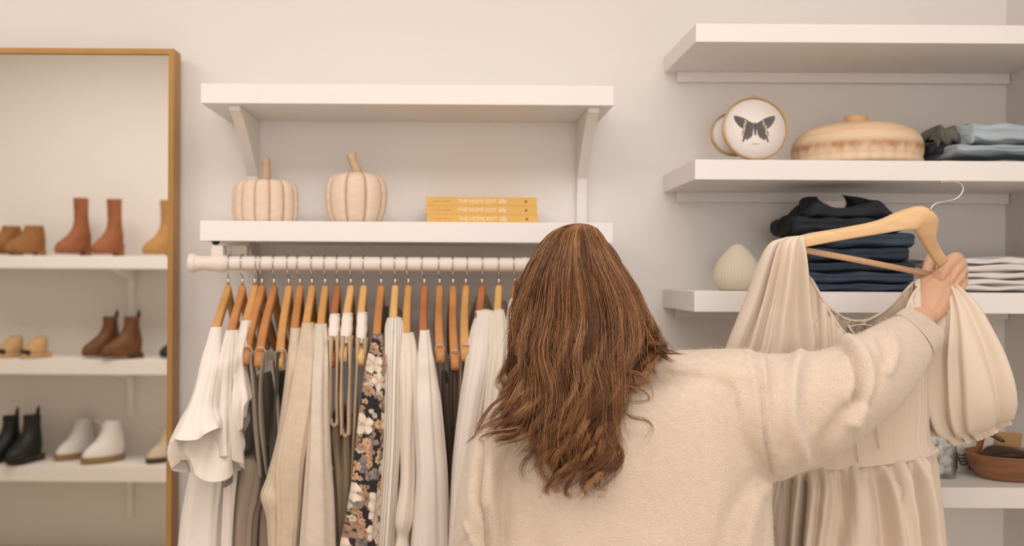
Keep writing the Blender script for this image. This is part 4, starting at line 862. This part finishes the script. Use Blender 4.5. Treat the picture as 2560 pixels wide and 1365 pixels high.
# skirt with gathers opening downwards
gs1, gs2 = gath(17, .030, 20), gath(52, .011, 22)
sk = [SC((1930, 1156), (2336, 1114), 1.87, .058), SC((1930, 1200), (2342, 1165), 1.87, .075), SC((1926, 1270), (2348, 1250), 1.875, .09), SC((1920, 1370), (2354, 1365), 1.88, .10), SC((1905, 1600), (2370, 1600), 1.885, .12), SC((1890, 2000), (2385, 2000), 1.89, .14)]
V, Fc = loft(sk, 260, 420, lambda t_, th: gs1(t_, th) * np.clip(t_ * 6, .1, 1.3) + gs2(t_, th) * np.exp(-t_ * 4.5) * np.clip(t_ * 30, .4, 1), cap=(False, False), e=.9,
            vec=lambda t_, th: np.concatenate([0 * t_, 0 * t_, -.006 * np.clip(-np.sin(th), 0, 1) * np.exp(-t_ * 12)], 2))
o = mk('skirt', V, Fc, Cdr, t, solid=.0015)
ridge_world(o, [([(2243, 1160), (2240, 1260), (2238, 1400)], 8, -.026), ([(2225, 1180), (2215, 1280), (2205, 1400)], 10, .008), ([(2262, 1150), (2268, 1250), (2280, 1400)], 12, .014), ([(2020, 1190), (2012, 1280), (1998, 1400)], 12, .014), ([(2060, 1190), (2045, 1290), (2030, 1400)], 12, -.010), ([(1985, 1190), (1972, 1300), (1955, 1400)], 10, .008),
                ([(2110, 1200), (2095, 1300), (2085, 1400)], 12, .008), ([(2160, 1200), (2148, 1300), (2135, 1400)], 12, -.008), ([(2315, 1150), (2325, 1250), (2335, 1400)], 8, -.008)])
for a in ([(2140, 1070), (2141, 1100), (2144, 1130), (2148, 1156)], [(2190, 1040), (2193, 1075), (2197, 1100), (2201, 1122)]):
    V, Fc = tube(crom([P(*q, 1.795) for q in a], 20), [.0016] * 18 + [.0026, .0026], 8); mk('tie_string', V, Fc, Cdr, t)
V, Fc = join([tube(crom([P(2118, 808, 1.885), P(2126, 822, 1.875), P(2138, 838, 1.875)], 12), .003, 8, flat=.5), tube(crom([P(2122, 818, 1.88), P(2150, 812, 1.875), P(2180, 815, 1.875)], 12), .003, 8, flat=.5)]); mk('neck_bow', V, Fc, Cdr, t)

# ---------------- the person ----------------
Mskin = mat('skin', (212, 168, 138), .5, var=.03, vs=12, sss=.15, bump=.12, bs=150)
per = thing('person', (P(1560, 1365, 1.66)[0], 1.68, 0), 'person with long wavy brown hair in a beige sweater, back turned, holding up a dress', 'person')
TC = 1.665
hc = P(1447, 748, 1.675)
def ell(c, rx, ry, rz, e=1.0, n=40):
    c = np.array(c); return loft([(c + Zv * rz * math.sin(a), Xv * rx * math.cos(a), Yv * ry * math.cos(a)) for a in np.linspace(-1.5, 1.5, 13)], n, 40)
parts = []
hx, hy, hz = hc
# head: skull, face, jaw, nose, ears (it looks away from the camera, slightly to its right and down)
parts.append(ell((hx, hy, hz + .012), .078, .094, .105)); parts.append(ell((hx + .006, hy + .045, hz - .055), .055, .052, .062))
parts.append(loft([(np.array([hx + .008, hy + .088, hz + .012]), Xv * .008, Zv * .006), (np.array([hx + .009, hy + .104, hz - .012]), Xv * .010, Zv * .010), (np.array([hx + .009, hy + .098, hz - .026]), Xv * .014, Zv * .008)], 12, 16))
parts.append(loft([(np.array([hx - .012, hy + .088, hz - .050]), Yv * .006, Zv * .005), (np.array([hx + .008, hy + .095, hz - .049]), Yv * .008, Zv * .008), (np.array([hx + .028, hy + .088, hz - .050]), Yv * .006, Zv * .005)], 12, 16))
for s in (-1, 1): parts.append(ell((hx + s * .080, hy + .005, hz - .01), .010, .018, .030))
nb = P(1500, 905, 1.66)
parts.append(loft([(np.array([hx + .0, hy + .005, hz - .06]), Xv * .052, Yv * .055), ((nb + np.array([hx, hy, hz - .06])) / 2, Xv * .050, Yv * .052), (nb, Xv * .062, Yv * .056), (nb - Zv * .04, Xv * .13, Yv * .07), (nb - Zv * .10, Xv * .185, Yv * .085), (nb - Zv * .25, Xv * .165, Yv * .09), (nb + np.array([.03, 0, -.40]), Xv * .135, Yv * .085), (nb + np.array([.04, 0, -.55]), Xv * .165, Yv * .105), (nb + np.array([.04, 0, -.64]), Xv * .15, Yv * .10)], 80, 48))
pel = nb + np.array([.04, 0, -.60]); foot = []
for s in (-1, 1):
    x = pel[0] + s * .085
    parts.append(loft([(np.array([x, pel[1], pel[2] + .05]), Xv * .08, Yv * .09), (np.array([x, pel[1], pel[2] - .08]), Xv * .082, Yv * .085), (np.array([x, pel[1] + .01, .47]), Xv * .052, Yv * .058), (np.array([x, pel[1] + .0, .32]), Xv * .052, Yv * .058), (np.array([x, pel[1] - .01, .10]), Xv * .034, Yv * .038), (np.array([x, pel[1], .05]), Xv * .036, Yv * .045)], 60, 32))
    parts.append(loft([(np.array([x, pel[1] - .055, .035]), Xv * .026, Zv * .03), (np.array([x, pel[1] + .0, .045]), Xv * .034, Zv * .042), (np.array([x, pel[1] + .09, .035]), Xv * .042, Zv * .032), (np.array([x, pel[1] + .17, .022]), Xv * .036, Zv * .018)], 30, 24))
# left arm hanging, right arm raised
la = [P(1310, 1070, 1.68), P(1262, 1200, 1.68), P(1215, 1330, 1.68), P(1208, 1420, 1.68), P(1205, 1640, 1.71)]
parts.append(tube(crom(la, 40), crom([[.044], [.040], [.034], [.032], [.024]], 40)[:, 0], 20))
ra = [P(1810, 985, 1.665), P(1960, 1015, 1.68), P(2110, 1005, 1.705), P(2200, 930, 1.75), P(2262, 845, 1.80), P(2308, 790, 1.855)]
parts.append(tube(crom(ra, 60), crom([[.056], [.046], [.040], [.037], [.031], [.0245]], 60)[:, 0], 24))
# right hand
HD = 1.885
def seg(pts, rs, n=40, k=14): return tube(crom([P(x, y, d) for x, y, d in pts], n), crom([[r] for r in rs], n)[:, 0], k)
parts.append(loft([SC((2274, 778), (2338, 806), 1.86, .019, 1.86), SC((2281, 745), (2368, 782), 1.87, .020), SC((2290, 720), (2392, 752), 1.878, .021), SC((2304, 696), (2402, 728), 1.88, .020), SC((2325, 684), (2404, 712), 1.88, .016), SC((2345, 678), (2400, 704), 1.88, .010)], 40, 40, e=.9))
fing = [[(2344, 694, 1.872), (2362, 668, 1.866), (2383, 648, 1.872), (2394, 647, 1.888), (2388, 656, 1.905), (2372, 664, 1.91)],
        [(2366, 708, 1.872), (2384, 680, 1.868), (2398, 660, 1.878), (2402, 663, 1.896), (2392, 674, 1.91), (2375, 682, 1.912)],
        [(2382, 722, 1.876), (2395, 696, 1.872), (2404, 680, 1.882), (2405, 684, 1.902), (2394, 696, 1.912), (2378, 700, 1.915)],
        [(2390, 738, 1.88), (2402, 716, 1.878), (2407, 702, 1.888), (2404, 706, 1.904), (2394, 714, 1.914), (2382, 716, 1.916)]]
for k, f in enumerate(fing):
    r0 = [.0122, .0118, .0112, .0098][k]; parts.append(seg(f, [r0 * 1.12, r0, r0 * 1.04, r0, r0 * .9, r0 * .72]))
parts.append(seg([(2298, 748, 1.876), (2306, 712, 1.886), (2318, 684, 1.896), (2325, 660, 1.904), (2330, 640, 1.908), (2334, 628, 1.910)], [.018, .0155, .0122, .0118, .0108, .0075]))
# left hand with fingers, hanging relaxed
lh = la[-1]
parts.append(loft([(lh + Zv * .01, Xv * .014, Yv * .022), (lh - Zv * .04, Xv * .015, Yv * .036), (lh - Zv * .09, Xv * .012, Yv * .038)], 20, 24))
for k, (dy, L) in enumerate(((.028, .070), (.010, .078), (-.010, .072), (-.028, .058))):
    parts.append(tube(crom([lh + np.array([0, dy, -.08]), lh + np.array([.004, dy * 1.1, -.08 - L * .5]), lh + np.array([.016, dy * 1.1, -.08 - L])], 12), [.009] * 6 + [.0085, .008, .0075, .007, .0065, .005], 10))
parts.append(tube(crom([lh + np.array([0, .02, -.02]), lh + np.array([.008, .052, -.055]), lh + np.array([.018, .058, -.085])], 12), [.011] * 8 + [.010, .009, .008, .006], 10))
body = mk('body', *join(parts), Mskin, None); remesh(body, .0022, 5, .5)
# knuckle creases and tendons on the back of the hand
ridges(body, [([(2360, 700), (2350, 735), (2335, 770)], 7, .0012), ([(2378, 712), (2368, 745), (2350, 780)], 6, .0010), ([(2358, 690), (2366, 680)], 8, .002), ([(2374, 704), (2384, 694)], 7, .002), ([(2388, 718), (2394, 710)], 6, .0016),
              ([(2373, 690), (2392, 670)], 3, -.0025), ([(2386, 706), (2402, 684)], 3, -.0022), ([(2396, 722), (2406, 706)], 3, -.002), ([(2312, 702), (2334, 690), (2345, 684)], 4, -.003), ([(2322, 722), (2318, 740)], 16, -.0015)])
setpar(body, per); body['label'] = 'raised bare hand and nape'
# eyes and brows
Mw = mat('eye_white', (235, 230, 225), .3); Mi = mat('brown_iris', (70, 45, 30), .3)
for s in (-1, 1):
    c = np.array([hx + .008 + s * .031, hy + .076, hz + .004]); o = mk('eye', *ell(c, .013, .011, .012), Mw, per); o = mk('iris', *ell(c + Yv * .008, .006, .004, .006), Mi, o)
rc = P(2404, 677, 1.890)
V, Fc = lathe([(.0105, -.0022), (.0125, -.0022), (.0125, .0022), (.0105, .0022), (.0105, -.0022)], 32)
a0 = P(2395, 696, 1.872); a1 = P(2404, 680, 1.882); ax = Vector(a1 - a0).normalized(); Mr = Vector((0, 0, 1)).rotation_difference(ax).to_matrix()
V = [list(Mr @ Vector(v) + Vector(a0 * .35 + a1 * .65)) for v in V]
o = mk('finger_ring', V, Fc, mat('gold', (222, 176, 110), .25, metal=1), per); o['label'] = 'thin gold ring'
# trousers and shoes (below the picture)
Mtr = mat('blue_trousers', (84, 92, 104), .9)
tr = []
tr.append(loft([(pel + Zv * .10, Xv * .165, Yv * .115), (pel + Zv * .0, Xv * .185, Yv * .125), (pel - Zv * .08, Xv * .18, Yv * .115), (pel - Zv * .10, Xv * .17, Yv * .10)], 20, 40))
for s in (-1, 1):
    x = pel[0] + s * .088; tr.append(loft([(np.array([x, pel[1], pel[2] - .02]), Xv * .095, Yv * .11), (np.array([x, pel[1], pel[2] - .25]), Xv * .09, Yv * .095), (np.array([x, pel[1], .40]), Xv * .075, Yv * .08), (np.array([x, pel[1], .09]), Xv * .07, Yv * .078)], 40, 32))
o = mk('trousers', *join(tr), Mtr, None); remesh(o, .007, 4); setpar(o, per)
for s in (-1, 1):
    x = pel[0] + s * .085
    o = mk('shoe', *loft([(np.array([x, pel[1] - .07, .04]), Xv * .034, Zv * .038), (np.array([x, pel[1] - .02, .045]), Xv * .042, Zv * .044), (np.array([x, pel[1] + .10, .038]), Xv * .05, Zv * .037), (np.array([x, pel[1] + .19, .028]), Xv * .04, Zv * .027)], 40, 32), Leath['cream'], per)

# sweater
Msw = mat('beige_fuzzy_knit', (219, 200, 180), .95, sheen=.5, var=.035, vs=90, bump=.9, bs=420)
sp = []
sp.append(loft([SC((1400, 935), (1880, 884), TC, .022), SC((1330, 962), (1900, 900), TC, .045), SC((1262, 1000), (1908, 940), TC, .078), SC((1215, 1060), (1912, 1010), TC, .098), SC((1203, 1140), (1915, 1100), TC, .108), SC((1203, 1220), (1922, 1190), TC, .112), SC((1212, 1300), (1926, 1280), TC, .116), SC((1222, 1400), (1930, 1400), TC, .12), SC((1235, 1560), (1926, 1560), TC, .128), SC((1262, 1640), (1900, 1640), TC, .12)], 90, 90, e=.92))
sp.append(loft([SC((1560, 875), (1575, 930), 1.66, .045), SC((1700, 876), (1700, 960), 1.665, .06), SC((1800, 872), (1800, 1000), TC, .07), SC((1886, 872), (1880, 1080), TC, .085)], 40, 60))
def VS(a, b, d, th): return SC(a, b, d, th)
sp.append(loft([VS((1800, 880), (1830, 1150), TC, .085), VS((1900, 884), (1922, 1200), 1.668, .098), VS((1990, 882), (1980, 1184), 1.678, .095), VS((2072, 872), (2062, 1150), 1.692, .088), VS((2120, 848), (2146, 1090), 1.708, .082), VS((2172, 824), (2222, 1034), 1.735, .072), VS((2222, 798), (2288, 955), 1.775, .058), VS((2250, 786), (2326, 885), 1.81, .045)], 90, 80))
sp.append(loft([SC((1236, 1012), (1360, 985), 1.66, .06), SC((1192, 1065), (1320, 1065), 1.655, .075), SC((1163, 1150), (1270, 1150), 1.65, .075), SC((1144, 1230), (1262, 1230), 1.645, .072), SC((1134, 1310), (1262, 1310), 1.65, .068), SC((1130, 1400), (1264, 1400), 1.66, .064), SC((1140, 1600), (1262, 1600), 1.70, .05)], 60, 60))
swe = mk('sweater', *join(sp), Msw, None); remesh(swe, .0042, 14, .6)
ridges(swe, [([(1886, 872), (1893, 905), (1902, 960), (1908, 1040), (1916, 1120), (1928, 1190)], 5, -.0055), ([(1898, 880), (1908, 920), (1916, 990), (1922, 1060), (1932, 1130)], 9, .006), ([(1872, 890), (1886, 960), (1894, 1040), (1900, 1120)], 10, .003),
             ([(2002, 880), (1986, 930), (1978, 1000), (1984, 1070), (2008, 1140)], 16, .012), ([(1950, 900), (1945, 1000), (1955, 1120)], 22, -.006), ([(2030, 900), (2020, 980), (2030, 1060)], 18, -.004),
             ([(2082, 862), (2112, 872), (2138, 905), (2148, 950), (2146, 1000)], 8, -.018), ([(2080, 852), (2122, 852), (2158, 890), (2172, 950), (2160, 1010), (2136, 1060)], 15, .014), ([(2112, 900), (2128, 950), (2126, 1000)], 12, .008),
             ([(2140, 1000), (2105, 1050), (2062, 1110), (2048, 1145)], 24, -.012), ([(2200, 850), (2212, 900), (2196, 960), (2172, 1010)], 12, -.006), ([(2226, 830), (2240, 880), (2222, 930)], 12, .006), ([(2170, 830), (2200, 880), (2215, 930)], 8, .003),
             ([(1200, 1110), (1199, 1180), (1199, 1258), (1214, 1292), (1222, 1365), (1226, 1420)], 7, -.014), ([(1182, 1150), (1176, 1240), (1182, 1365)], 9, .004), ([(1228, 1120), (1224, 1200), (1230, 1290), (1246, 1380)], 12, .006), ([(1165, 1310), (1180, 1345), (1200, 1380)], 7, .006), ([(1172, 1340), (1150, 1365)], 7, -.005),
             ([(1628, 914), (1700, 915), (1760, 912), (1830, 905), (1884, 900)], 3, -.0018), ([(1628, 908), (1700, 908), (1760, 905), (1880, 893)], 6, .0012),
             ([(1640, 980), (1650, 1100), (1640, 1300)], 55, -.006), ([(1770, 960), (1790, 1100), (1800, 1365)], 45, .006), ([(1400, 1150), (1430, 1365)], 60, .004), ([(1300, 1120), (1310, 1250), (1340, 1365)], 30, -.004),
             ([(1905, 1180), (1870, 1210), (1820, 1290), (1800, 1380)], 22, -.006), ([(1920, 1215), (1890, 1270), (1870, 1365)], 16, .006), ([(1900, 1215), (1916, 1280), (1912, 1365)], 7, -.004)])
setpar(swe, per); swe['label'] = 'fuzzy beige knitted sweater'
def ribs(k, a): return lambda t_, th: a * np.cos(k * th)
cuffs = [([VS((2246, 788), (2322, 888), 1.806, .047), VS((2252, 782), (2330, 878), 1.815, .046), VS((2260, 776), (2342, 864), 1.825, .043), VS((2268, 771), (2350, 850), 1.835, .040), VS((2272, 772), (2352, 838), 1.842, .036), VS((2276, 777), (2346, 832), 1.842, .031)])]
for c_ in cuffs:
    V, Fc = loft(c_, 40, 560, ribs(70, .0011), cap=(False, False)); o = mk('ribbed_cuff', V, Fc, Msw, per, solid=.002); o['label'] = 'ribbed right cuff'
nk = [P(1440, 925, 1.60), P(1500, 905, 1.585), P(1570, 892, 1.59), P(1630, 886, 1.62)]
V, Fc = tube(crom(nk, 30), .010, 12, flat=.7); o = mk('neckband', V, Fc, Msw, per)

# knit fuzz: short fibres standing off the wool
me = swe.data; co = getco(me); co = co + np.array([0, 0, 0]); no = getno(me); q = PX(co + 0); vis = (q[:, 1] < 1420) & ((no * (co - CAM)).sum(1) < .25)
idx = np.where(vis)[0]; r = np.random.RandomState(3); pick = r.choice(idx, 42000); b0 = co[pick] + r.normal(0, .0015, (42000, 3)); nn = no[pick] + r.normal(0, .75, (42000, 3)); nn /= np.linalg.norm(nn, axis=1, keepdims=True)
L_ = r.uniform(.002, .0048, (42000, 1)); side = np.cross(nn, r.normal(0, 1, (42000, 3))); side /= np.linalg.norm(side, axis=1, keepdims=True); wd = .00016
tip = b0 + nn * L_ + r.normal(0, .0010, (42000, 3)); V = np.stack([b0 - side * wd - nn * .001, b0 + side * wd - nn * .001, tip], 1).reshape(-1, 3)
Mfz = mat('wool_fibre', (232, 210, 184), .9)
o = mk('wool_fuzz', V, np.arange(len(V)).reshape(-1, 3), Mfz, per); o['kind'] = 'stuff'

# ---------------- hair ----------------
G = [  # guides left to right; (px, py, depth), crown to tip
 [(1428, 578, 1.66), (1362, 612, 1.66), (1322, 680, 1.65), (1300, 760, 1.64), (1290, 850, 1.63), (1284, 930, 1.61), (1262, 1000, 1.585), (1215, 1050, 1.575), (1165, 1108, 1.575)],
 [(1432, 574, 1.655), (1372, 608, 1.63), (1330, 680, 1.61), (1306, 770, 1.60), (1295, 860, 1.59), (1297, 940, 1.575), (1290, 1010, 1.56), (1262, 1070, 1.555), (1236, 1098, 1.555)],
 [(1436, 572, 1.65), (1385, 606, 1.61), (1346, 680, 1.59), (1325, 780, 1.58), (1315, 880, 1.565), (1330, 960, 1.55), (1322, 1040, 1.545), (1290, 1092, 1.545), (1245, 1100, 1.545)],
 [(1438, 571, 1.65), (1396, 604, 1.60), (1366, 680, 1.575), (1352, 790, 1.565), (1340, 880, 1.55), (1362, 980, 1.54), (1366, 1070, 1.54), (1370, 1150, 1.54), (1372, 1238, 1.54)],
 [(1440, 570, 1.65), (1408, 602, 1.59), (1386, 690, 1.565), (1385, 790, 1.555), (1372, 890, 1.54), (1398, 990, 1.53), (1385, 1090, 1.53), (1392, 1170, 1.535), (1376, 1238, 1.54)],
 [(1443, 570, 1.65), (1425, 602, 1.59), (1412, 690, 1.56), (1415, 800, 1.55), (1412, 900, 1.53), (1428, 1000, 1.525), (1412, 1090, 1.525), (1432, 1170, 1.53), (1425, 1240, 1.54)],
 [(1446, 570, 1.65), (1440, 602, 1.59), (1440, 690, 1.56), (1448, 800, 1.55), (1442, 900, 1.53), (1462, 1000, 1.525), (1448, 1090, 1.525), (1466, 1160, 1.53), (1450, 1225, 1.54)],
 [(1450, 570, 1.65), (1458, 602, 1.59), (1468, 690, 1.56), (1482, 800, 1.55), (1478, 900, 1.53), (1496, 1000, 1.525), (1485, 1090, 1.525), (1500, 1160, 1.53), (1480, 1232, 1.54)],
 [(1455, 571, 1.65), (1474, 604, 1.60), (1496, 690, 1.565), (1516, 800, 1.555), (1514, 900, 1.54), (1530, 990, 1.53), (1518, 1080, 1.53), (1524, 1150, 1.535), (1508, 1225, 1.54)],
 [(1460, 572, 1.65), (1488, 608, 1.61), (1522, 690, 1.58), (1550, 790, 1.565), (1550, 890, 1.55), (1554, 980, 1.54), (1545, 1060, 1.535), (1556, 1130, 1.54), (1535, 1190, 1.545)],
 [(1464, 574, 1.655), (1500, 612, 1.62), (1544, 690, 1.595), (1582, 780, 1.58), (1590, 860, 1.57), (1572, 930, 1.555), (1562, 1010, 1.545), (1550, 1080, 1.545), (1545, 1150, 1.55)],
 [(1468, 577, 1.66), (1512, 618, 1.635), (1560, 700, 1.615), (1600, 780, 1.60), (1625, 845, 1.59), (1640, 875, 1.585), (1655, 882, 1.58), (1665, 888, 1.58)],
 [(1470, 580, 1.665), (1522, 626, 1.65), (1574, 705, 1.635), (1608, 775, 1.62), (1634, 830, 1.61), (1650, 862, 1.60), (1660, 880, 1.595), (1690, 890, 1.59)]]
for i_, sh_ in ((8, 10), (9, 18), (10, 26)): G[i_] = G[i_][:5] + [(x - sh_, y, d) for x, y, d in G[i_][5:]]
for i_, g in enumerate(G): g[0] = (1405 + i_ * 7.2, 584 - 17 * (1 - ((i_ - 6) / 6) ** 2), 1.66)
G = np.array([crom(g, 44) for g in G])
def guide(u):
    x = u * (len(G) - 1); i = min(int(x), len(G) - 2); f = x - i; return G[i] * (1 - f) + G[i + 1] * f
hr = np.random.RandomState(5); tt = np.linspace(0, 1, 44); T3 = []; tones = []
cols = [np.array(lin(c)) for c in ((134, 90, 58), (158, 108, 70), (108, 70, 44), (172, 122, 80), (84, 54, 36), (146, 96, 58), (186, 138, 94))]
def gdrift(u, dr):
    uu = np.clip(u + dr * np.sin(PI * np.linspace(0, 1, 44) * 1.2), 0, 1) * (len(G) - 1); i = np.minimum(uu.astype(int), len(G) - 2); f = (uu - i)[:, None]; k = np.arange(44)
    return G[i, k] * (1 - f) + G[i + 1, k] * f
G[1:-1, :8, 1] -= (8 * np.cos(np.linspace(0, PI / 2, 8)))[None]
def pxw(a): return CAM + ((a[:, 0:1] - CX) / F * a[:, 2:3]) * RX - ((a[:, 1:2] - CY) / F * a[:, 2:3]) * UP + np.stack([0 * a[:, 2], a[:, 2], 0 * a[:, 2]], 1)
nclump = 250
for c_ in range(nclump):
    u = (c_ + hr.rand()) / nclump; base = gdrift(u, hr.normal(0, .035)); lay = hr.rand() ** 1.1
    base[:, 2] += lay * .042 * np.sin(PI * np.clip(tt * 1.1, 0, 1)) + hr.normal(0, .003); ph, f1 = hr.rand() * 6.28, hr.uniform(2.4, 4.4)
    amp = hr.uniform(12, 32) * (.3 if u > .9 else .6 if u > .72 else 1); env = np.clip((tt - .14) / .5, 0, 1) ** 1.1
    base[:, 0] += amp * env * np.sin(f1 * 2 * PI * tt ** 1.15 + ph) + hr.normal(0, 5) * env
    base[:, 2] += .013 * env * np.cos(f1 * 2 * PI * tt ** 1.15 + ph)
    base[:, 1] += (hr.normal(0, 14)) * tt ** 2 - 22 * np.sin(PI * tt) * 0
    tone = cols[hr.randint(len(cols))]; end = hr.uniform(.76, 1.06) if u < .88 else hr.uniform(.85, 1.0); ns_ = 36
    cr = hr.uniform(6, 14)
    for s in range(ns_):
        a, rr = hr.rand() * 6.28, math.sqrt(hr.rand()); k0 = int(hr.rand() ** 2 * 7); e2 = min(1.0, end * hr.uniform(.86, 1.0)); k = max(12, int(44 * e2)); st = base[:k].copy(); t2 = tt[:k]
        rad = cr * rr * (.75 + .7 * np.sin(PI * np.clip(t2 / e2, 0, 1)) ** .7) * (1 - .72 * (t2 / e2) ** 1.5)
        tw = a + t2 * hr.normal(0, 1.2)
        st[:, 0] += rad * np.cos(tw) + hr.normal(0, 1.2) * t2 * 5 + 1.6 * np.sin(t2 * 23 + a * 3); st[:, 2] += rad / 1500 * np.sin(tw) * .8; st[:, 1] += rad * .3 * np.sin(tw + 1) * (t2 > .05)
        st[:, 1] += 0; st = st[k0:]
        T3.append(pxw(st)); tones.append(np.clip(tone * hr.uniform(.82, 1.2), 0, 1))
# flyaways and loose curls
for c_ in range(420):
    u = hr.rand(); base = guide(u).copy(); st0 = hr.randint(0, 30); k = hr.randint(10, 44 - st0 if 44 - st0 > 11 else 12); b = base[st0:st0 + k].copy(); m = len(b); q_ = np.linspace(0, 1, m)
    sgn = 1 if u > .5 else -1; b[:, 0] += sgn * hr.uniform(4, 38) * q_ ** 1.5 + hr.uniform(4, 14) * np.sin(q_ * hr.uniform(2, 7) + hr.rand() * 6) * q_
    b[:, 1] -= hr.uniform(0, 10) * np.sin(q_ * 3); b[:, 2] -= hr.uniform(.002, .014) * np.sin(q_ * 3)
    T3.append(pxw(b)); tones.append(np.clip(cols[hr.randint(len(cols))] * 1.1, 0, 1))
def lock(pts, n, sp_=5, d=1.545):
    for _ in range(int(n * 2.2)):
        p = crom([(x, y, (z[0] if z else d)) for x, y, *z in pts], 44); q_ = np.linspace(0, 1, 44); p[:, 0] += hr.normal(0, sp_) * (.4 + q_) + 1.5 * np.sin(q_ * 9 + hr.rand() * 6); p[:, 1] += hr.normal(0, sp_) * (.4 + q_ * .8); p[:, 2] += hr.normal(0, .002)
        T3.append(pxw(p[:hr.randint(30, 45)])); tones.append(cols[hr.randint(6)])
lock([(1292, 950, 1.58), (1262, 985, 1.57), (1225, 1020, 1.56), (1200, 1060, 1.56), (1186, 1090, 1.56), (1158, 1110, 1.57)], 16, 3)
lock([(1330, 980), (1318, 1040), (1296, 1080), (1262, 1096), (1236, 1090)], 26, 4)
lock([(1300, 900, 1.59), (1284, 960, 1.58), (1262, 990, 1.57), (1250, 1000, 1.57)], 10, 3)
lock([(1330, 1000), (1350, 1060), (1345, 1100), (1320, 1128), (1290, 1134)], 5, 4)
lock([(1290, 700, 1.62), (1282, 800, 1.62), (1276, 880, 1.61), (1290, 950, 1.59)], 14, 4)
lock([(1545, 925), (1600, 935), (1625, 960), (1632, 1010)], 4, 4); lock([(1545, 960), (1600, 975), (1622, 1000), (1590, 1008), (1555, 1006)], 4, 3)
lock([(1550, 1010), (1575, 1040), (1615, 1050), (1632, 1070), (1612, 1105)], 6, 3); lock([(1520, 1060), (1515, 1090), (1550, 1120), (1556, 1150), (1535, 1175), (1515, 1180)], 22, 3)
lock([(1480, 1120), (1462, 1180), (1455, 1220), (1470, 1240)], 14, 3); lock([(1400, 1130), (1385, 1190), (1366, 1225), (1376, 1244)], 20, 3); lock([(1440, 1130), (1430, 1190), (1412, 1230), (1432, 1242)], 18, 3)
lock([(1610, 850, 1.59), (1650, 880, 1.58), (1690, 884, 1.58), (1720, 888, 1.58)], 6, 2); lock([(1500, 1120), (1500, 1180), (1492, 1215), (1510, 1226)], 10, 4)
lock([(1395, 610, 1.60), (1430, 585, 1.63), (1480, 585, 1.64), (1540, 640, 1.61)], 7, 7); lock([(1350, 612, 1.65), (1390, 578, 1.65), (1450, 565, 1.655), (1510, 590, 1.66)], 8, 5); lock([(1380, 640, 1.585), (1440, 622, 1.575), (1500, 610, 1.58)], 2, 3)
allV = []; allF = []; allC = []; off = 0; rad0 = .00034
for pts, tone in zip(T3, tones):
    m = len(pts); Tn = np.gradient(pts, axis=0); Tn /= np.linalg.norm(Tn, axis=1, keepdims=True) + 1e-9; s1 = np.cross(Tn, Yv + .01); s1 /= np.linalg.norm(s1, axis=1, keepdims=True) + 1e-9; s2 = np.cross(Tn, s1)
    rr = rad0 * (1 - .65 * np.linspace(0, 1, m) ** 3)[:, None]
    v = np.stack([pts + rr * s1, pts - rr * .5 * s1 + rr * .87 * s2, pts - rr * .5 * s1 - rr * .87 * s2], 1).reshape(-1, 3)
    i = (np.arange(m - 1) * 3)[:, None]; f = np.concatenate([np.stack([i + a, i + (a + 1) % 3, i + 3 + (a + 1) % 3, i + 3 + a], -1).reshape(-1, 4) for a in range(3)]) + off
    allV.append(v); allF.append(f); allC.append(np.tile(tone, (len(v), 1))); off += len(v)
# inner mass under the strands, following the same guides
gi = np.stack([np.array([guide(u)[:, :] for u in np.linspace(.03, .93, 30)])], 0)[0]
W_ = []
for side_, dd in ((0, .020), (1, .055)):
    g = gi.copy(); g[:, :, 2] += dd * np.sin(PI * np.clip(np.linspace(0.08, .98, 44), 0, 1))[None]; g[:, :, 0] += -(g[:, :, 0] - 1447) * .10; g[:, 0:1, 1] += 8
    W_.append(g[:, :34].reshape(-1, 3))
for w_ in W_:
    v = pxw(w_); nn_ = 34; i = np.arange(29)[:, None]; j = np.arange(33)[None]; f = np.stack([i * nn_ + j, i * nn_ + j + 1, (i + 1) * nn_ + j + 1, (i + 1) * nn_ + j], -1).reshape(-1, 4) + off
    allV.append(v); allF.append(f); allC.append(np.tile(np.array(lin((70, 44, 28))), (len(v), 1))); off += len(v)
Mhair = mat('brown_hair', (110, 70, 44), .42, attr='Col', spec=.45)
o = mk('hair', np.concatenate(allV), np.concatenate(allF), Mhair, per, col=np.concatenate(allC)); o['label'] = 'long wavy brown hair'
# hair over the sides and front of the skull
V, Fc = ell((hx, hy - .002, hz + .012), .084, .094, .106)
V = V.copy(); V[V[:, 1] > hy + .06, 2] = np.maximum(V[V[:, 1] > hy + .06, 2], hz + .05)
o = mk('hair_crown', V, Fc, mat('brown_hair_under', (92, 60, 38), .5, bump=.8, bs=200, stretch=(1, 1, .1)), per); o['label'] = 'brown hair close to the scalp'
